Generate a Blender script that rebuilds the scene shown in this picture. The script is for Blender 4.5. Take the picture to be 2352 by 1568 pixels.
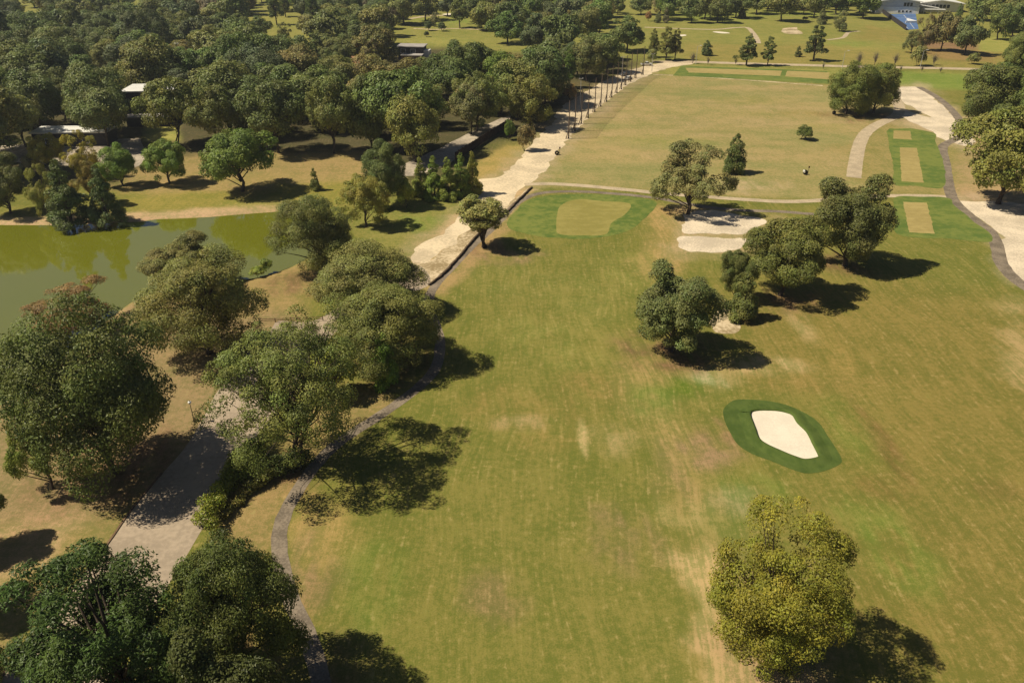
import bpy, bmesh, math, random
import numpy as np
from mathutils import Vector
from mathutils.geometry import tessellate_polygon

for o in list(bpy.data.objects):
    bpy.data.objects.remove(o)
scene = bpy.context.scene
COL = scene.collection

# ------------------------------------------------------------------ camera
CAM_H, PITCH, FPX, CX, CY = 70.0, math.radians(29.0), 1811.0, 1176.0, 784.0
cam_d = bpy.data.cameras.new('camera')
cam_d.sensor_fit = 'HORIZONTAL'
cam_d.angle = 2 * math.atan(CX / FPX)
cam_d.clip_start, cam_d.clip_end = 1.0, 30000.0
cam = bpy.data.objects.new('camera', cam_d)
COL.objects.link(cam)
cam.location = (0, 0, CAM_H)
cam.rotation_euler = (math.pi / 2 - PITCH, 0, 0)
scene.camera = cam

# ------------------------------------------------------------------ sky and sun
SUN_EL, SUN_AZ = math.radians(52.0), math.radians(-93.0)      # azimuth from +Y, clockwise: the sun stands on the left
world = bpy.data.worlds.new('World')
scene.world = world
world.use_nodes = True
wn = world.node_tree
sky = wn.nodes.new('ShaderNodeTexSky')
sky.sky_type = 'NISHITA'
sky.sun_disc = False
sky.sun_elevation = SUN_EL
sky.sun_rotation = SUN_AZ
sky.air_density, sky.dust_density, sky.ozone_density = 0.55, 0.5, 1.0
wn.nodes['Background'].inputs['Strength'].default_value = 0.05
wn.links.new(sky.outputs[0], wn.nodes['Background'].inputs['Color'])
sun_d = bpy.data.lights.new('sun', 'SUN')
sun_d.energy, sun_d.angle, sun_d.color = 5.0, math.radians(0.55), (1.0, 0.905, 0.72)
sun = bpy.data.objects.new('sun', sun_d)
COL.objects.link(sun)
sdir = Vector((math.sin(SUN_AZ) * math.cos(SUN_EL), math.cos(SUN_AZ) * math.cos(SUN_EL), math.sin(SUN_EL)))
sun.rotation_euler = sdir.to_track_quat('Z', 'Y').to_euler()
sun.location = sdir * 300

vs = scene.view_settings
vs.view_transform, vs.look, vs.exposure, vs.gamma, vs.use_curve_mapping = 'Standard', 'None', 0.19, 1.0, False
scene.cycles.max_bounces = 6
scene.cycles.diffuse_bounces = 3
scene.cycles.glossy_bounces = 3
scene.cycles.transmission_bounces = 3
scene.cycles.use_adaptive_sampling = True

# ------------------------------------------------------------------ places: a survey of the site read off the photograph's ground plane
SP, CP = math.sin(PITCH), math.cos(PITCH)

def ground_np(u, v, z=0.0):
    u = np.asarray(u, float); v = np.asarray(v, float)
    du, dv = (u - CX) / FPX, (CY - v) / FPX
    t = (CAM_H - z) / (SP - dv * CP)
    return du * t, (CP + dv * SP) * t

def at(u, v, z=0.0):
    x, y = ground_np(u, v, z)
    return Vector((float(x), float(y), z))

def proj(x, y, z):
    d = y * CP - (z - CAM_H) * SP
    return CX + FPX * x / d, CY - FPX * (y * SP + (z - CAM_H) * CP) / d, d

def tag(o, label=None, cat=None, group=None, kind=None):
    if label: o['label'] = label
    if cat: o['category'] = cat
    if group: o['group'] = group
    if kind: o['kind'] = kind
    return o

def link(o, parent=None):
    COL.objects.link(o)
    if parent: o.parent = parent
    return o

def empty(name, loc, rz=0.0):
    o = bpy.data.objects.new(name, None)
    o.location = loc; o.rotation_euler = (0, 0, rz)
    return link(o)

def mesh_obj(name, me, mat=None, parent=None):
    o = bpy.data.objects.new(name, me)
    if mat is not None and len(me.materials) == 0: me.materials.append(mat)
    return link(o, parent)

def np_mesh(name, V, F, smooth=False):
    """V (n,3), F (m,k) with k fixed"""
    V = np.asarray(V, np.float32); F = np.asarray(F, np.int32)
    me = bpy.data.meshes.new(name)
    me.vertices.add(len(V)); me.vertices.foreach_set('co', V.ravel())
    k = F.shape[1]
    me.loops.add(F.size); me.loops.foreach_set('vertex_index', F.ravel())
    me.polygons.add(len(F))
    me.polygons.foreach_set('loop_start', np.arange(len(F), dtype=np.int32) * k)
    me.polygons.foreach_set('use_smooth', np.full(len(F), smooth))
    me.update(calc_edges=True)
    return me

# ------------------------------------------------------------------ materials
class N:
    """tiny helper to write node trees"""
    def __init__(self, name):
        self.m = bpy.data.materials.new(name); self.m.use_nodes = True
        self.t = self.m.node_tree; self.b = self.t.nodes['Principled BSDF']; self.out = self.t.nodes['Material Output']
    def n(self, typ, **kw):
        nd = self.t.nodes.new(typ)
        for k, v in kw.items():
            if k in ('operation', 'blend_type', 'data_type', 'attribute_name', 'attribute_type', 'noise_dimensions', 'feature', 'interpolation_type'):
                setattr(nd, k, v)
        return nd
    def set(self, sock, val):
        if hasattr(val, 'is_output') or isinstance(val, bpy.types.NodeSocket): self.t.links.new(val, sock)
        else: sock.default_value = val
    def math(self, op, a, b=0.0, c=None):
        nd = self.n('ShaderNodeMath', operation=op)
        self.set(nd.inputs[0], a); self.set(nd.inputs[1], b)
        if c is not None: self.set(nd.inputs[2], c)
        return nd.outputs[0]
    def noise(self, scale, detail=3.0, rough=0.55, vec=None, scl=None):
        nd = self.n('ShaderNodeTexNoise')
        nd.inputs['Scale'].default_value = scale; nd.inputs['Detail'].default_value = detail; nd.inputs['Roughness'].default_value = rough
        if vec is None: vec = self.pos()
        if scl is not None:
            mp = self.n('ShaderNodeMapping'); mp.inputs['Scale'].default_value = scl[:3]
            if len(scl) > 3: mp.inputs['Rotation'].default_value = (0, 0, scl[3])
            self.t.links.new(vec, mp.inputs[0]); vec = mp.outputs[0]
        self.t.links.new(vec, nd.inputs['Vector'])
        return nd.outputs['Fac']
    def pos(self):
        if not hasattr(self, '_p'): self._p = self.n('ShaderNodeNewGeometry').outputs['Position']
        return self._p
    def ramp(self, x, lo, hi):
        nd = self.n('ShaderNodeMapRange', interpolation_type='SMOOTHSTEP')
        self.set(nd.inputs[0], x); nd.inputs[1].default_value = lo; nd.inputs[2].default_value = hi
        return nd.outputs[0]
    def mix(self, f, a, b, blend='MIX'):
        nd = self.n('ShaderNodeMix', data_type='RGBA', blend_type=blend)
        ins = [s for s in nd.inputs if s.enabled]
        self.set(ins[0], f)
        for s, val in ((ins[1], a), (ins[2], b)):
            if isinstance(val, (tuple, list)): val = tuple(val) + ((1.0,) if len(val) == 3 else ())
            self.set(s, val)
        return [s for s in nd.outputs if s.enabled][0]
    def attr(self, name, typ='GEOMETRY'):
        return self.n('ShaderNodeAttribute', attribute_name=name, attribute_type=typ)
    def bump(self, h, strength=0.3, dist=0.1):
        nd = self.n('ShaderNodeBump'); nd.inputs['Strength'].default_value = strength; nd.inputs['Distance'].default_value = dist
        self.t.links.new(h, nd.inputs['Height']); self.t.links.new(nd.outputs[0], self.b.inputs['Normal'])
    def fin(self, col=None, rough=0.8, spec=0.2, metal=0.0):
        if col is not None:
            if isinstance(col, (tuple, list)): col = tuple(col) + ((1.0,) if len(col) == 3 else ())
            self.set(self.b.inputs['Base Color'], col)
        self.set(self.b.inputs['Roughness'], rough); self.b.inputs['Specular IOR Level'].default_value = spec
        self.b.inputs['Metallic'].default_value = metal
        return self.m

def rough_mat(name, c, var=0.25, scale=0.6, rough=0.85, spec=0.2, scale2=6.0, tint=None):
    k = N(name)
    n1 = k.noise(scale, 4.0); n2 = k.noise(scale2, 3.0)
    f = k.math('MULTIPLY_ADD', k.math('SUBTRACT', n1, 0.5), 2.2, 0.5)
    f = k.math('ADD', f, k.math('MULTIPLY', k.math('SUBTRACT', n2, 0.5), 1.8))
    f = k.ramp(f, 0.1, 0.9)
    lo = tuple(x * (1 - var) for x in c); hi = tuple(min(1, x * (1 + var)) for x in c)
    if tint: hi = tint
    k.bump(n2, 0.25, 0.05)
    return k.fin(k.mix(f, lo, hi), rough, spec)

M = {}
M['gravel'] = rough_mat('cream_gravel', (0.60, 0.485, 0.32), 0.18, 0.10, 0.95, 0.1, 1.3)
M['gravel_dull'] = rough_mat('sandy_gravel_with_dry_grass', (0.40, 0.30, 0.155), 0.3, 0.16, 0.95, 0.1, 1.4, tint=(0.60, 0.48, 0.31))
M['sand'] = rough_mat('white_sand', (0.60, 0.50, 0.365), 0.18, 0.14, 0.95, 0.1, 2.0)
M['bunker'] = rough_mat('bunker_sand', (0.70, 0.62, 0.49), 0.06, 0.3, 0.95, 0.1, 3.0)
M['asphalt'] = rough_mat('worn_asphalt', (0.200, 0.160, 0.115), 0.28, 0.35, 0.9, 0.25, 3.0)
M['path_light'] = rough_mat('concrete_path', (0.44, 0.35, 0.23), 0.15, 0.3, 0.9, 0.15, 2.0)
M['road'] = rough_mat('pale_road_paving', (0.36, 0.285, 0.205), 0.14, 0.12, 0.9, 0.2, 1.5)
M['yard'] = rough_mat('yard_gravel', (0.38, 0.32, 0.24), 0.25, 0.12, 0.95, 0.1, 1.0)
M['kerb'] = rough_mat('kerb_stone', (0.16, 0.10, 0.055), 0.25, 0.5)
M['wall_dark'] = rough_mat('dark_eroded_edge', (0.10, 0.070, 0.042), 0.35, 0.8)
M['timber_dark'] = rough_mat('dark_fence_timber', (0.050, 0.030, 0.022), 0.3, 0.9)
M['timber'] = rough_mat('weathered_timber', (0.20, 0.14, 0.085), 0.3, 0.9)
M['pole'] = rough_mat('grey_brown_pole', (0.13, 0.095, 0.07), 0.2, 0.7)
M['net'] = N('net_cord').fin((0.060, 0.050, 0.042), 0.9, 0.1)
M['white_paint'] = rough_mat('white_paint', (0.80, 0.78, 0.74), 0.05, 0.5, 0.6)
M['roof_white'] = rough_mat('white_roof_membrane', (0.70, 0.68, 0.63), 0.08, 0.2, 0.7)
M['roof_grey'] = rough_mat('grey_roof', (0.36, 0.33, 0.30), 0.12, 0.3, 0.8)
M['roof_clay'] = rough_mat('brown_clay_roof', (0.34, 0.19, 0.105), 0.2, 0.6, 0.9)
M['wall_char'] = rough_mat('charcoal_cladding', (0.040, 0.036, 0.040), 0.2, 0.5, 0.8)
M['wall_grey'] = rough_mat('grey_panel_wall', (0.62, 0.60, 0.57), 0.06, 0.3, 0.8)
M['wall_brown'] = rough_mat('brown_brick_wall', (0.20, 0.12, 0.08), 0.2, 0.9, 0.9)
M['blue_paint'] = rough_mat('blue_wall_panel', (0.03, 0.13, 0.36), 0.1, 0.5, 0.7)
M['court'] = rough_mat('blue_court_surface', (0.085, 0.15, 0.30), 0.15, 0.12, 0.85)
M['line'] = N('court_line').fin((0.7, 0.68, 0.62), 0.8, 0.1)
M['glass'] = N('window_glass').fin((0.03, 0.035, 0.04), 0.12, 0.5)
M['car_white'] = N('white_car_paint').fin((0.72, 0.71, 0.68), 0.3, 0.5)
M['car_grey'] = N('grey_car_paint').fin((0.14, 0.14, 0.15), 0.3, 0.5)
M['rubber'] = N('black_rubber').fin((0.032, 0.027, 0.021), 0.85, 0.2)
M['steel'] = N('galvanised_steel').fin((0.42, 0.41, 0.39), 0.5, 0.5)
M['flag'] = N('dark_red_flag').fin((0.12, 0.045, 0.03), 0.9, 0.1)
M['globe'] = N('white_lamp_globe').fin((0.85, 0.84, 0.80), 0.25, 0.5)

def grass_mat(name, c, c2, streak=None, s1=0.05, s2=0.5):
    k = N(name)
    a = k.noise(s1, 4.0); b = k.noise(s2, 4.0, 0.65)
    f = k.math('ADD', k.math('MULTIPLY', k.math('SUBTRACT', a, 0.5), 2.2), k.math('MULTIPLY_ADD', k.math('SUBTRACT', b, 0.5), 2.2, 0.5))
    if streak:
        s = k.noise(1.0, 3.0, 0.6, scl=streak)
        f = k.math('ADD', f, k.math('MULTIPLY', k.math('SUBTRACT', s, 0.5), 1.8))
    col = k.mix(k.ramp(f, 0.0, 1.0), c, c2)
    k.bump(b, 0.3, 0.12)
    return k.fin(col, 0.95, 0.08)

M['collar'] = grass_mat('green_collar_turf', (0.092, 0.138, 0.028), (0.178, 0.200, 0.046), (0.3, 0.3, 1))
M['collar_dark'] = grass_mat('dark_bunker_surround_turf', (0.060, 0.092, 0.020), (0.088, 0.122, 0.028), (1.2, 0.5, 1))
M['putting'] = grass_mat('putting_green_turf', (0.235, 0.205, 0.055), (0.29, 0.25, 0.075), (0.15, 0.5, 1), 0.08, 0.6)
M['tee'] = grass_mat('tee_turf', (0.30, 0.235, 0.085), (0.37, 0.29, 0.11), (0.1, 0.7, 1), 0.06, 0.5)
M['tee_green'] = grass_mat('tee_surround_turf', (0.096, 0.142, 0.030), (0.172, 0.196, 0.046), (0.2, 0.3, 1))

# leaf material: base colour per crown (object colour) with leaf-to-leaf and clump-to-clump differences
def leaf_material():
    k = N('foliage')
    oc = k.n('ShaderNodeObjectInfo')
    tint = k.attr('tint').outputs['Fac']
    warm = k.attr('warm').outputs['Fac']
    base = k.mix(1.0, oc.outputs['Color'], k.mix(k.math('MULTIPLY', warm, 1.0), (0.80, 1.00, 0.85), (1.14, 1.0, 0.90)), 'MULTIPLY')
    comb = k.n('ShaderNodeCombineColor')
    for i in range(3): k.t.links.new(tint, comb.inputs[i])
    col = k.mix(1.0, base, comb.outputs[0], 'MULTIPLY')
    k.fin(col, 0.52, 0.30)
    tr = k.n('ShaderNodeBsdfTranslucent')
    k.t.links.new(k.mix(1.0, col, (1.15, 1.2, 0.6), 'MULTIPLY'), tr.inputs[0])
    mx = k.n('ShaderNodeMixShader'); mx.inputs[0].default_value = 0.15
    k.t.links.new(k.b.outputs[0], mx.inputs[1]); k.t.links.new(tr.outputs[0], mx.inputs[2])
    k.t.links.new(mx.outputs[0], k.out.inputs[0])
    return k.m
M['leaf'] = leaf_material()
M['bark'] = rough_mat('bark', (0.075, 0.055, 0.040), 0.35, 1.2)
M['bark_pale'] = rough_mat('pale_bark', (0.17, 0.14, 0.105), 0.3, 1.2)

# ------------------------------------------------------------------ ground sheet
def smooth_poly(pts, closed=True, step=1.2, wob=0.0, seed=0):
    """Catmull-Rom through ground points, resampled to `step` metres, with a little natural wobble"""
    P = [np.array(p, float) for p in pts]; n = len(P); out = []
    rng = range(n) if closed else range(n - 1)
    for i in rng:
        p0 = P[(i - 1) % n] if closed or i > 0 else P[0]
        p1, p2 = P[i], P[(i + 1) % n]
        p3 = P[(i + 2) % n] if closed or i + 2 < n else P[n - 1]
        m = max(1, int(np.linalg.norm(p2 - p1) / step))
        for j in range(m):
            t = j / m
            out.append(0.5 * ((2 * p1) + (-p0 + p2) * t + (2 * p0 - 5 * p1 + 4 * p2 - p3) * t * t + (-p0 + 3 * p1 - 3 * p2 + p3) * t ** 3))
    if not closed: out.append(P[-1])
    A = np.array(out)
    if wob > 0:
        r = np.random.default_rng(seed); m = len(A)
        for fr in (3, 7, 16):
            w = r.normal(size=(max(4, m // fr + 1), 2)) * wob * (0.35 if fr > 3 else 0.5)
            idx = np.arange(m) / m * len(w); i0 = np.floor(idx).astype(int) % len(w); i1 = (i0 + 1) % len(w); f = (idx - np.floor(idx))[:, None]
            A = A + w[i0] * (1 - f) + w[i1] * f
    return A

def px_poly(pts): 
    return [tuple(at(u, v)[:2]) for u, v in pts]

def sdf(X, Y, poly):
    """signed distance to a polygon in metres, negative inside"""
    P = np.asarray(poly); d2 = np.full(X.shape, 1e18); ins = np.zeros(X.shape, bool)
    for i in range(len(P)):
        (x0, y0), (x1, y1) = P[i], P[(i + 1) % len(P)]
        ex, ey = x1 - x0, y1 - y0
        t = np.clip(((X - x0) * ex + (Y - y0) * ey) / (ex * ex + ey * ey + 1e-12), 0, 1)
        d2 = np.minimum(d2, (X - x0 - t * ex) ** 2 + (Y - y0 - t * ey) ** 2)
        c = (y0 > Y) != (y1 > Y)
        with np.errstate(divide='ignore', invalid='ignore'):
            ins ^= c & (X < (x1 - x0) * (Y - y0) / (y1 - y0 + 1e-12) + x0)
    d = np.sqrt(d2)
    return np.where(ins, -d, d)

def vnoise(X, Y, scale, seed):
    r = np.random.default_rng(seed); T = r.random((64, 64))
    x, y = X / scale, Y / scale
    xi, yi = np.floor(x).astype(int), np.floor(y).astype(int); fx, fy = x - xi, y - yi
    fx, fy = fx * fx * (3 - 2 * fx), fy * fy * (3 - 2 * fy)
    g = lambda a, b: T[a % 64, b % 64]
    return (g(xi, yi) * (1 - fx) + g(xi + 1, yi) * fx) * (1 - fy) + (g(xi, yi + 1) * (1 - fx) + g(xi + 1, yi + 1) * fx) * fy

POND = [(-420, 525), (0, 513), (120, 513), (300, 508), (360, 500), (480, 494), (600, 485), (690, 478), (760, 500), (730, 560), (655, 605), (620, 618), (575, 630), (500, 642), (400, 655),
        (330, 664), (285, 688), (215, 738), (110, 830), (35, 893), (0, 912), (-300, 1010), (-600, 900)]
POND_W = smooth_poly(px_poly(POND), step=6.0, wob=0.9, seed=5)

# far apart world positions follow the survey; the sheet reaches the horizon
us = np.concatenate([[-60000, -12000, -4000, -1800, -1000], np.arange(-640, 2990, 7.0), [3300, 4200, 6500, 14000, 62000]])
vsr = np.concatenate([[-212, -206, -195, -175, -150, -125, -100, -80, -65], np.arange(-54, 1690, 5.5), [1760, 1900, 2200, 2800]])
UU, VV = np.meshgrid(us, vsr)
GX, GY = ground_np(UU, VV)
back = np.stack([GX[-1], np.full(GX.shape[1], -900.0)])
GX = np.vstack([GX, np.where(np.abs(back[0]) > 4000, back[0], back[0] * 6)[None]]); GY = np.vstack([GY, back[1][None]])
dist_cam = np.hypot(GX, GY)
wobble = (vnoise(GX, GY, 9.0, 1) - 0.5) * 4 + (vnoise(GX, GY, 3.1, 2) - 0.5) * 2.4 + (vnoise(GX, GY, 1.1, 3) - 0.5) * 1.3 * (dist_cam < 170)
breakup = 0.55 * vnoise(GX * 4.5 + GY * 0.4, GY, 5.0, 4) + 0.45 * vnoise(GX, GY, 2.3, 5)
breakup = np.clip((breakup - 0.30) / 0.32, 0, 1)

sd_pond = sdf(GX, GY, POND_W)
GZ = np.where(sd_pond < 2.5, np.clip((sd_pond - 2.5) * 0.42, -2.6, 0.0), 0.0)

OLIVE = np.array((0.168, 0.165, 0.038)); BROWN = np.array((0.208, 0.160, 0.047)); TAN = np.array((0.292, 0.242, 0.096))
GOLD = np.array((0.275, 0.208, 0.082)); EARTH = np.array((0.265, 0.188, 0.094)); STRAW = np.array((0.43, 0.335, 0.150))
LIME = np.array((0.216, 0.212, 0.054)); GREEN = np.array((0.120, 0.165, 0.030)); LITTER = np.array((0.165, 0.098, 0.052)); SANDY = np.array((0.52, 0.42, 0.27))
GC = np.empty(GX.shape + (3,)); GC[:] = OLIVE
STREAK = np.full(GX.shape, 0.55)

def paint(pts, c, feather=4.0, amt=1.0, wob=1.0, streak=None):
    global GC, STREAK
    s = sdf(GX, GY, px_poly(pts)) + wobble * wob
    f = np.clip(0.5 - s / (2 * feather), 0, 1); f = f * f * (3 - 2 * f) * amt
    GC = GC * (1 - f[..., None]) + np.asarray(c) * f[..., None]
    if streak is not None: STREAK = STREAK * (1 - f) + streak * f

def blob(u, v, ru, c, rv=None, amt=1.0, wob=1.0, feather=0.55):
    """a patch of other ground cover round a place; radii in metres"""
    global GC
    x, y = ground_np(u, v); rv = rv or ru
    d = np.sqrt(((GX - x) / ru) ** 2 + ((GY - y) / rv) ** 2) + wobble * 0.14 * wob
    f = np.clip((1 + feather - d) / (2 * feather), 0, 1); f = f * f * (3 - 2 * f) * amt * (0.25 + 0.85 * breakup)
    f = np.clip(f, 0, 1)
    GC = GC * (1 - f[..., None]) + np.asarray(c) * f[..., None]

# broad turf areas
paint([(-3000, 300), (-3000, -100), (6000, -100), (6000, 160), (2352, 160), (1560, 145), (1300, 240), (1100, 330), (800, 380)], LIME, 14, 1.0, 2, 0.25)
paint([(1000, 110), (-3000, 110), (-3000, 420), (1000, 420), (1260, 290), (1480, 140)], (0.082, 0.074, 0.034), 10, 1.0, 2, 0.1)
paint([(1225, 425), (1306, 318), (1400, 225), (1500, 168), (1700, 180), (1890, 196), (2060, 205), (2070, 260), (1990, 300), (1965, 360), (1960, 410), (2050, 440), (1870, 458), (1700, 452), (1500, 436)], TAN, 3, 1.0, 0.5, 0.12)
# mottled greener and drier swathes across the driving range
RM = np.clip(0.5 - sdf(GX, GY, px_poly([(1225, 425), (1306, 318), (1400, 225), (1500, 168), (1890, 196), (2060, 205), (2070, 260), (1990, 300), (1965, 360), (1960, 410), (2050, 440), (1870, 458), (1700, 452), (1500, 436)])) / 8, 0, 1)
rn = 0.6 * vnoise(GX, GY * 2.6, 34.0, 11) + 0.4 * vnoise(GX, GY * 1.8, 11.0, 12)
RM1 = (RM * np.clip((rn - 0.46) / 0.25, 0, 1) * 0.75)[..., None]; RM2 = (RM * np.clip((0.42 - rn) / 0.22, 0, 1) * 0.5)[..., None]
GC = GC * (1 - RM1) + np.array((0.225, 0.222, 0.078)) * RM1; GC = GC * (1 - RM2) + np.array((0.335, 0.262, 0.125)) * RM2
paint([(1990, 300), (2065, 265), (2190, 250), (2500, 300), (2500, 460), (2190, 450), (2050, 448), (1960, 410), (1968, 350)], TAN * np.array((0.92, 0.93, 0.85)), 4, 0.85, 1, 0.2)
paint([(1500, 170), (1555, 148), (1900, 158), (2260, 168), (2240, 205), (2060, 200), (1890, 192)], LIME * 1.1, 3, 1.0, 0.5, 0.2)
paint([(1620, 700), (1750, 640), (2050, 640), (2400, 700), (2700, 900), (2700, 1750), (1950, 1750), (1900, 1250), (1960, 1080), (1900, 920), (1700, 860)], BROWN * np.array((0.95, 1.0, 0.9)), 16, 0.75, 2)
paint([(860, 460), (1050, 455), (1080, 480), (1010, 530), (945, 585), (860, 570), (800, 520)], LIME * 0.93, 3, 0.9, 1, 0.1)
paint([(290, 430), (420, 400), (560, 395), (760, 400), (830, 380), (830, 470), (690, 470), (480, 485), (360, 495), (290, 480)], LIME * np.array((1.12, 1.0, 0.9)), 4, 0.9, 1, 0.1)
paint([(400, 360), (640, 350), (850, 345), (860, 400), (760, 425), (640, 425), (560, 440), (300, 440), (280, 390)], GOLD * 1.08, 4, 0.9, 1.4, 0.1)
paint([(335, 288), (412, 285), (415, 325), (335, 325)], LIME * 1.25, 2, 1.0, 0.4, 0.1)
paint([(560, 318), (600, 310), (610, 330), (560, 340)], LIME * 1.2, 2, 1.0, 0.4, 0.1)
paint([(0, 500), (360, 486), (480, 478), (650, 468), (660, 490), (360, 508), (0, 520), (-400, 530), (-400, 510)], SANDY * np.array((0.82, 0.74, 0.62)), 1.6, 1.0, 0.6, 0.0)
paint([(560, 630), (690, 610), (720, 640), (700, 740), (560, 745), (260, 760), (270, 700), (340, 660)], GOLD, 3, 0.9, 1, 0.1)
paint([(-500, 1010), (0, 925), (40, 900), (300, 680), (720, 740), (660, 900), (560, 1000), (300, 1180), (-200, 1800), (-900, 1800)], (0.245, 0.186, 0.090), 4, 0.88, 1.2, 0.15)
paint([(-500, 1300), (0, 1230), (240, 1180), (290, 1170), (240, 1260), (-150, 1750), (-900, 1750)], (0.27, 0.215, 0.075), 4, 0.7, 1.5, 0.1)
paint([(30, 1230), (160, 1130), (200, 1180), (120, 1260), (30, 1330)], (0.40, 0.285, 0.15), 2.5, 0.65, 1.6, 0.1)
paint([(470, 1210), (560, 1080), (690, 960), (880, 870), (960, 880), (870, 960), (770, 1020), (690, 1110), (640, 1200), (640, 1300), (560, 1300)], GOLD * 0.95, 2, 0.95, 0.8, 0.1)
paint([(690, 1120), (760, 1150), (800, 1220), (740, 1330), (700, 1420), (660, 1330), (655, 1220)], (0.335, 0.245, 0.085), 3, 0.75, 1.2, 0.5)
paint([(950, 590), (1090, 455), (1200, 430), (1230, 432), (1150, 510), (1060, 600), (985, 660), (965, 640)], (0.44, 0.315, 0.145), 1.5, 1.0, 0.6, 0.0)
paint([(985, 665), (1060, 600), (1140, 510), (1180, 520), (1140, 570), (1080, 620), (1020, 670)], (0.33, 0.235, 0.10), 1.5, 0.8, 0.7, 0.1)
paint([(1490, 480), (1570, 480), (1580, 560), (1560, 640), (1500, 660), (1470, 590)], (0.35, 0.25, 0.095), 3, 0.8, 1.2, 0.6)
paint([(1450, 800), (1530, 830), (1700, 850), (1640, 900), (1560, 960), (1640, 1100), (1720, 1250), (1690, 1600), (1560, 1700), (1590, 1400), (1540, 1150), (1470, 950), (1430, 860)], (0.30, 0.235, 0.085), 5, 0.75, 1.7, 1.2)
paint([(1560, 1280), (1660, 1270), (1690, 1420), (1800, 1540), (1900, 1640), (1600, 1700), (1580, 1480)], STRAW, 2.5, 0.65, 2.0, 1.4)
paint([(2290, 700), (2360, 680), (2420, 900), (2340, 900)], STRAW * 0.85, 3, 0.6, 1.5, 1.3)
paint([(1090, 380), (1160, 330), (1220, 330), (1170, 385), (1110, 430), (1090, 420)], (0.33, 0.25, 0.08), 2, 1, 0.8, 0.1)
paint([(2060, 165), (2250, 172), (2250, 205), (2130, 205), (2060, 195)], GREEN * 1.35, 3, 0.8, 0.8, 0.1)
paint([(2190, 270), (2400, 270), (2400, 480), (2200, 470)], (0.34, 0.25, 0.12), 3, 0.8, 1.2, 0.1)
paint([(2110, 92), (2260, 100), (2290, 145), (2170, 140), (2100, 118)], LITTER * 1.35, 4, 0.9, 1.5, 0.1)
paint([(1560, 100), (1900, 105), (2350, 118), (2350, 160), (1900, 150), (1560, 142)], BROWN * 1.25, 6, 0.5, 1.5, 0.1)
paint([(1990, 60), (2060, 70), (2110, 78), (2060, 96), (1960, 90)], BROWN * 1.2, 6, 0.6, 2, 0.1)
paint([(2240, 90), (2335, 82), (2330, 118), (2250, 120)], LIME * 1.25, 3, 1.0, 0.5, 0.1)
# dry, sandy margins where bare ground fades into turf
paint([(1545, 500), (1600, 475), (1780, 500), (1760, 535), (1735, 560), (1690, 592), (1560, 590), (1540, 545)], (0.36, 0.285, 0.15), 4, 0.8, 1.6, 0.1)
paint([(2035, 205), (2120, 190), (2200, 250), (2245, 315), (2220, 350), (2150, 325), (2060, 280)], (0.40, 0.32, 0.19), 5, 0.7, 1.8, 0.1)
paint([(2190, 450), (2500, 455), (2500, 740), (2330, 650), (2290, 570), (2250, 510)], (0.40, 0.32, 0.19), 4, 0.8, 1.5, 0.1)
paint([(1490, 145), (1530, 150), (1400, 240), (1320, 320), (1230, 430), (1090, 540), (940, 610), (920, 590), (1075, 470), (1090, 430), (1170, 375), (1255, 275), (1330, 210)], (0.38, 0.30, 0.17), 3.5, 0.7, 1.6, 0.0)
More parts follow.
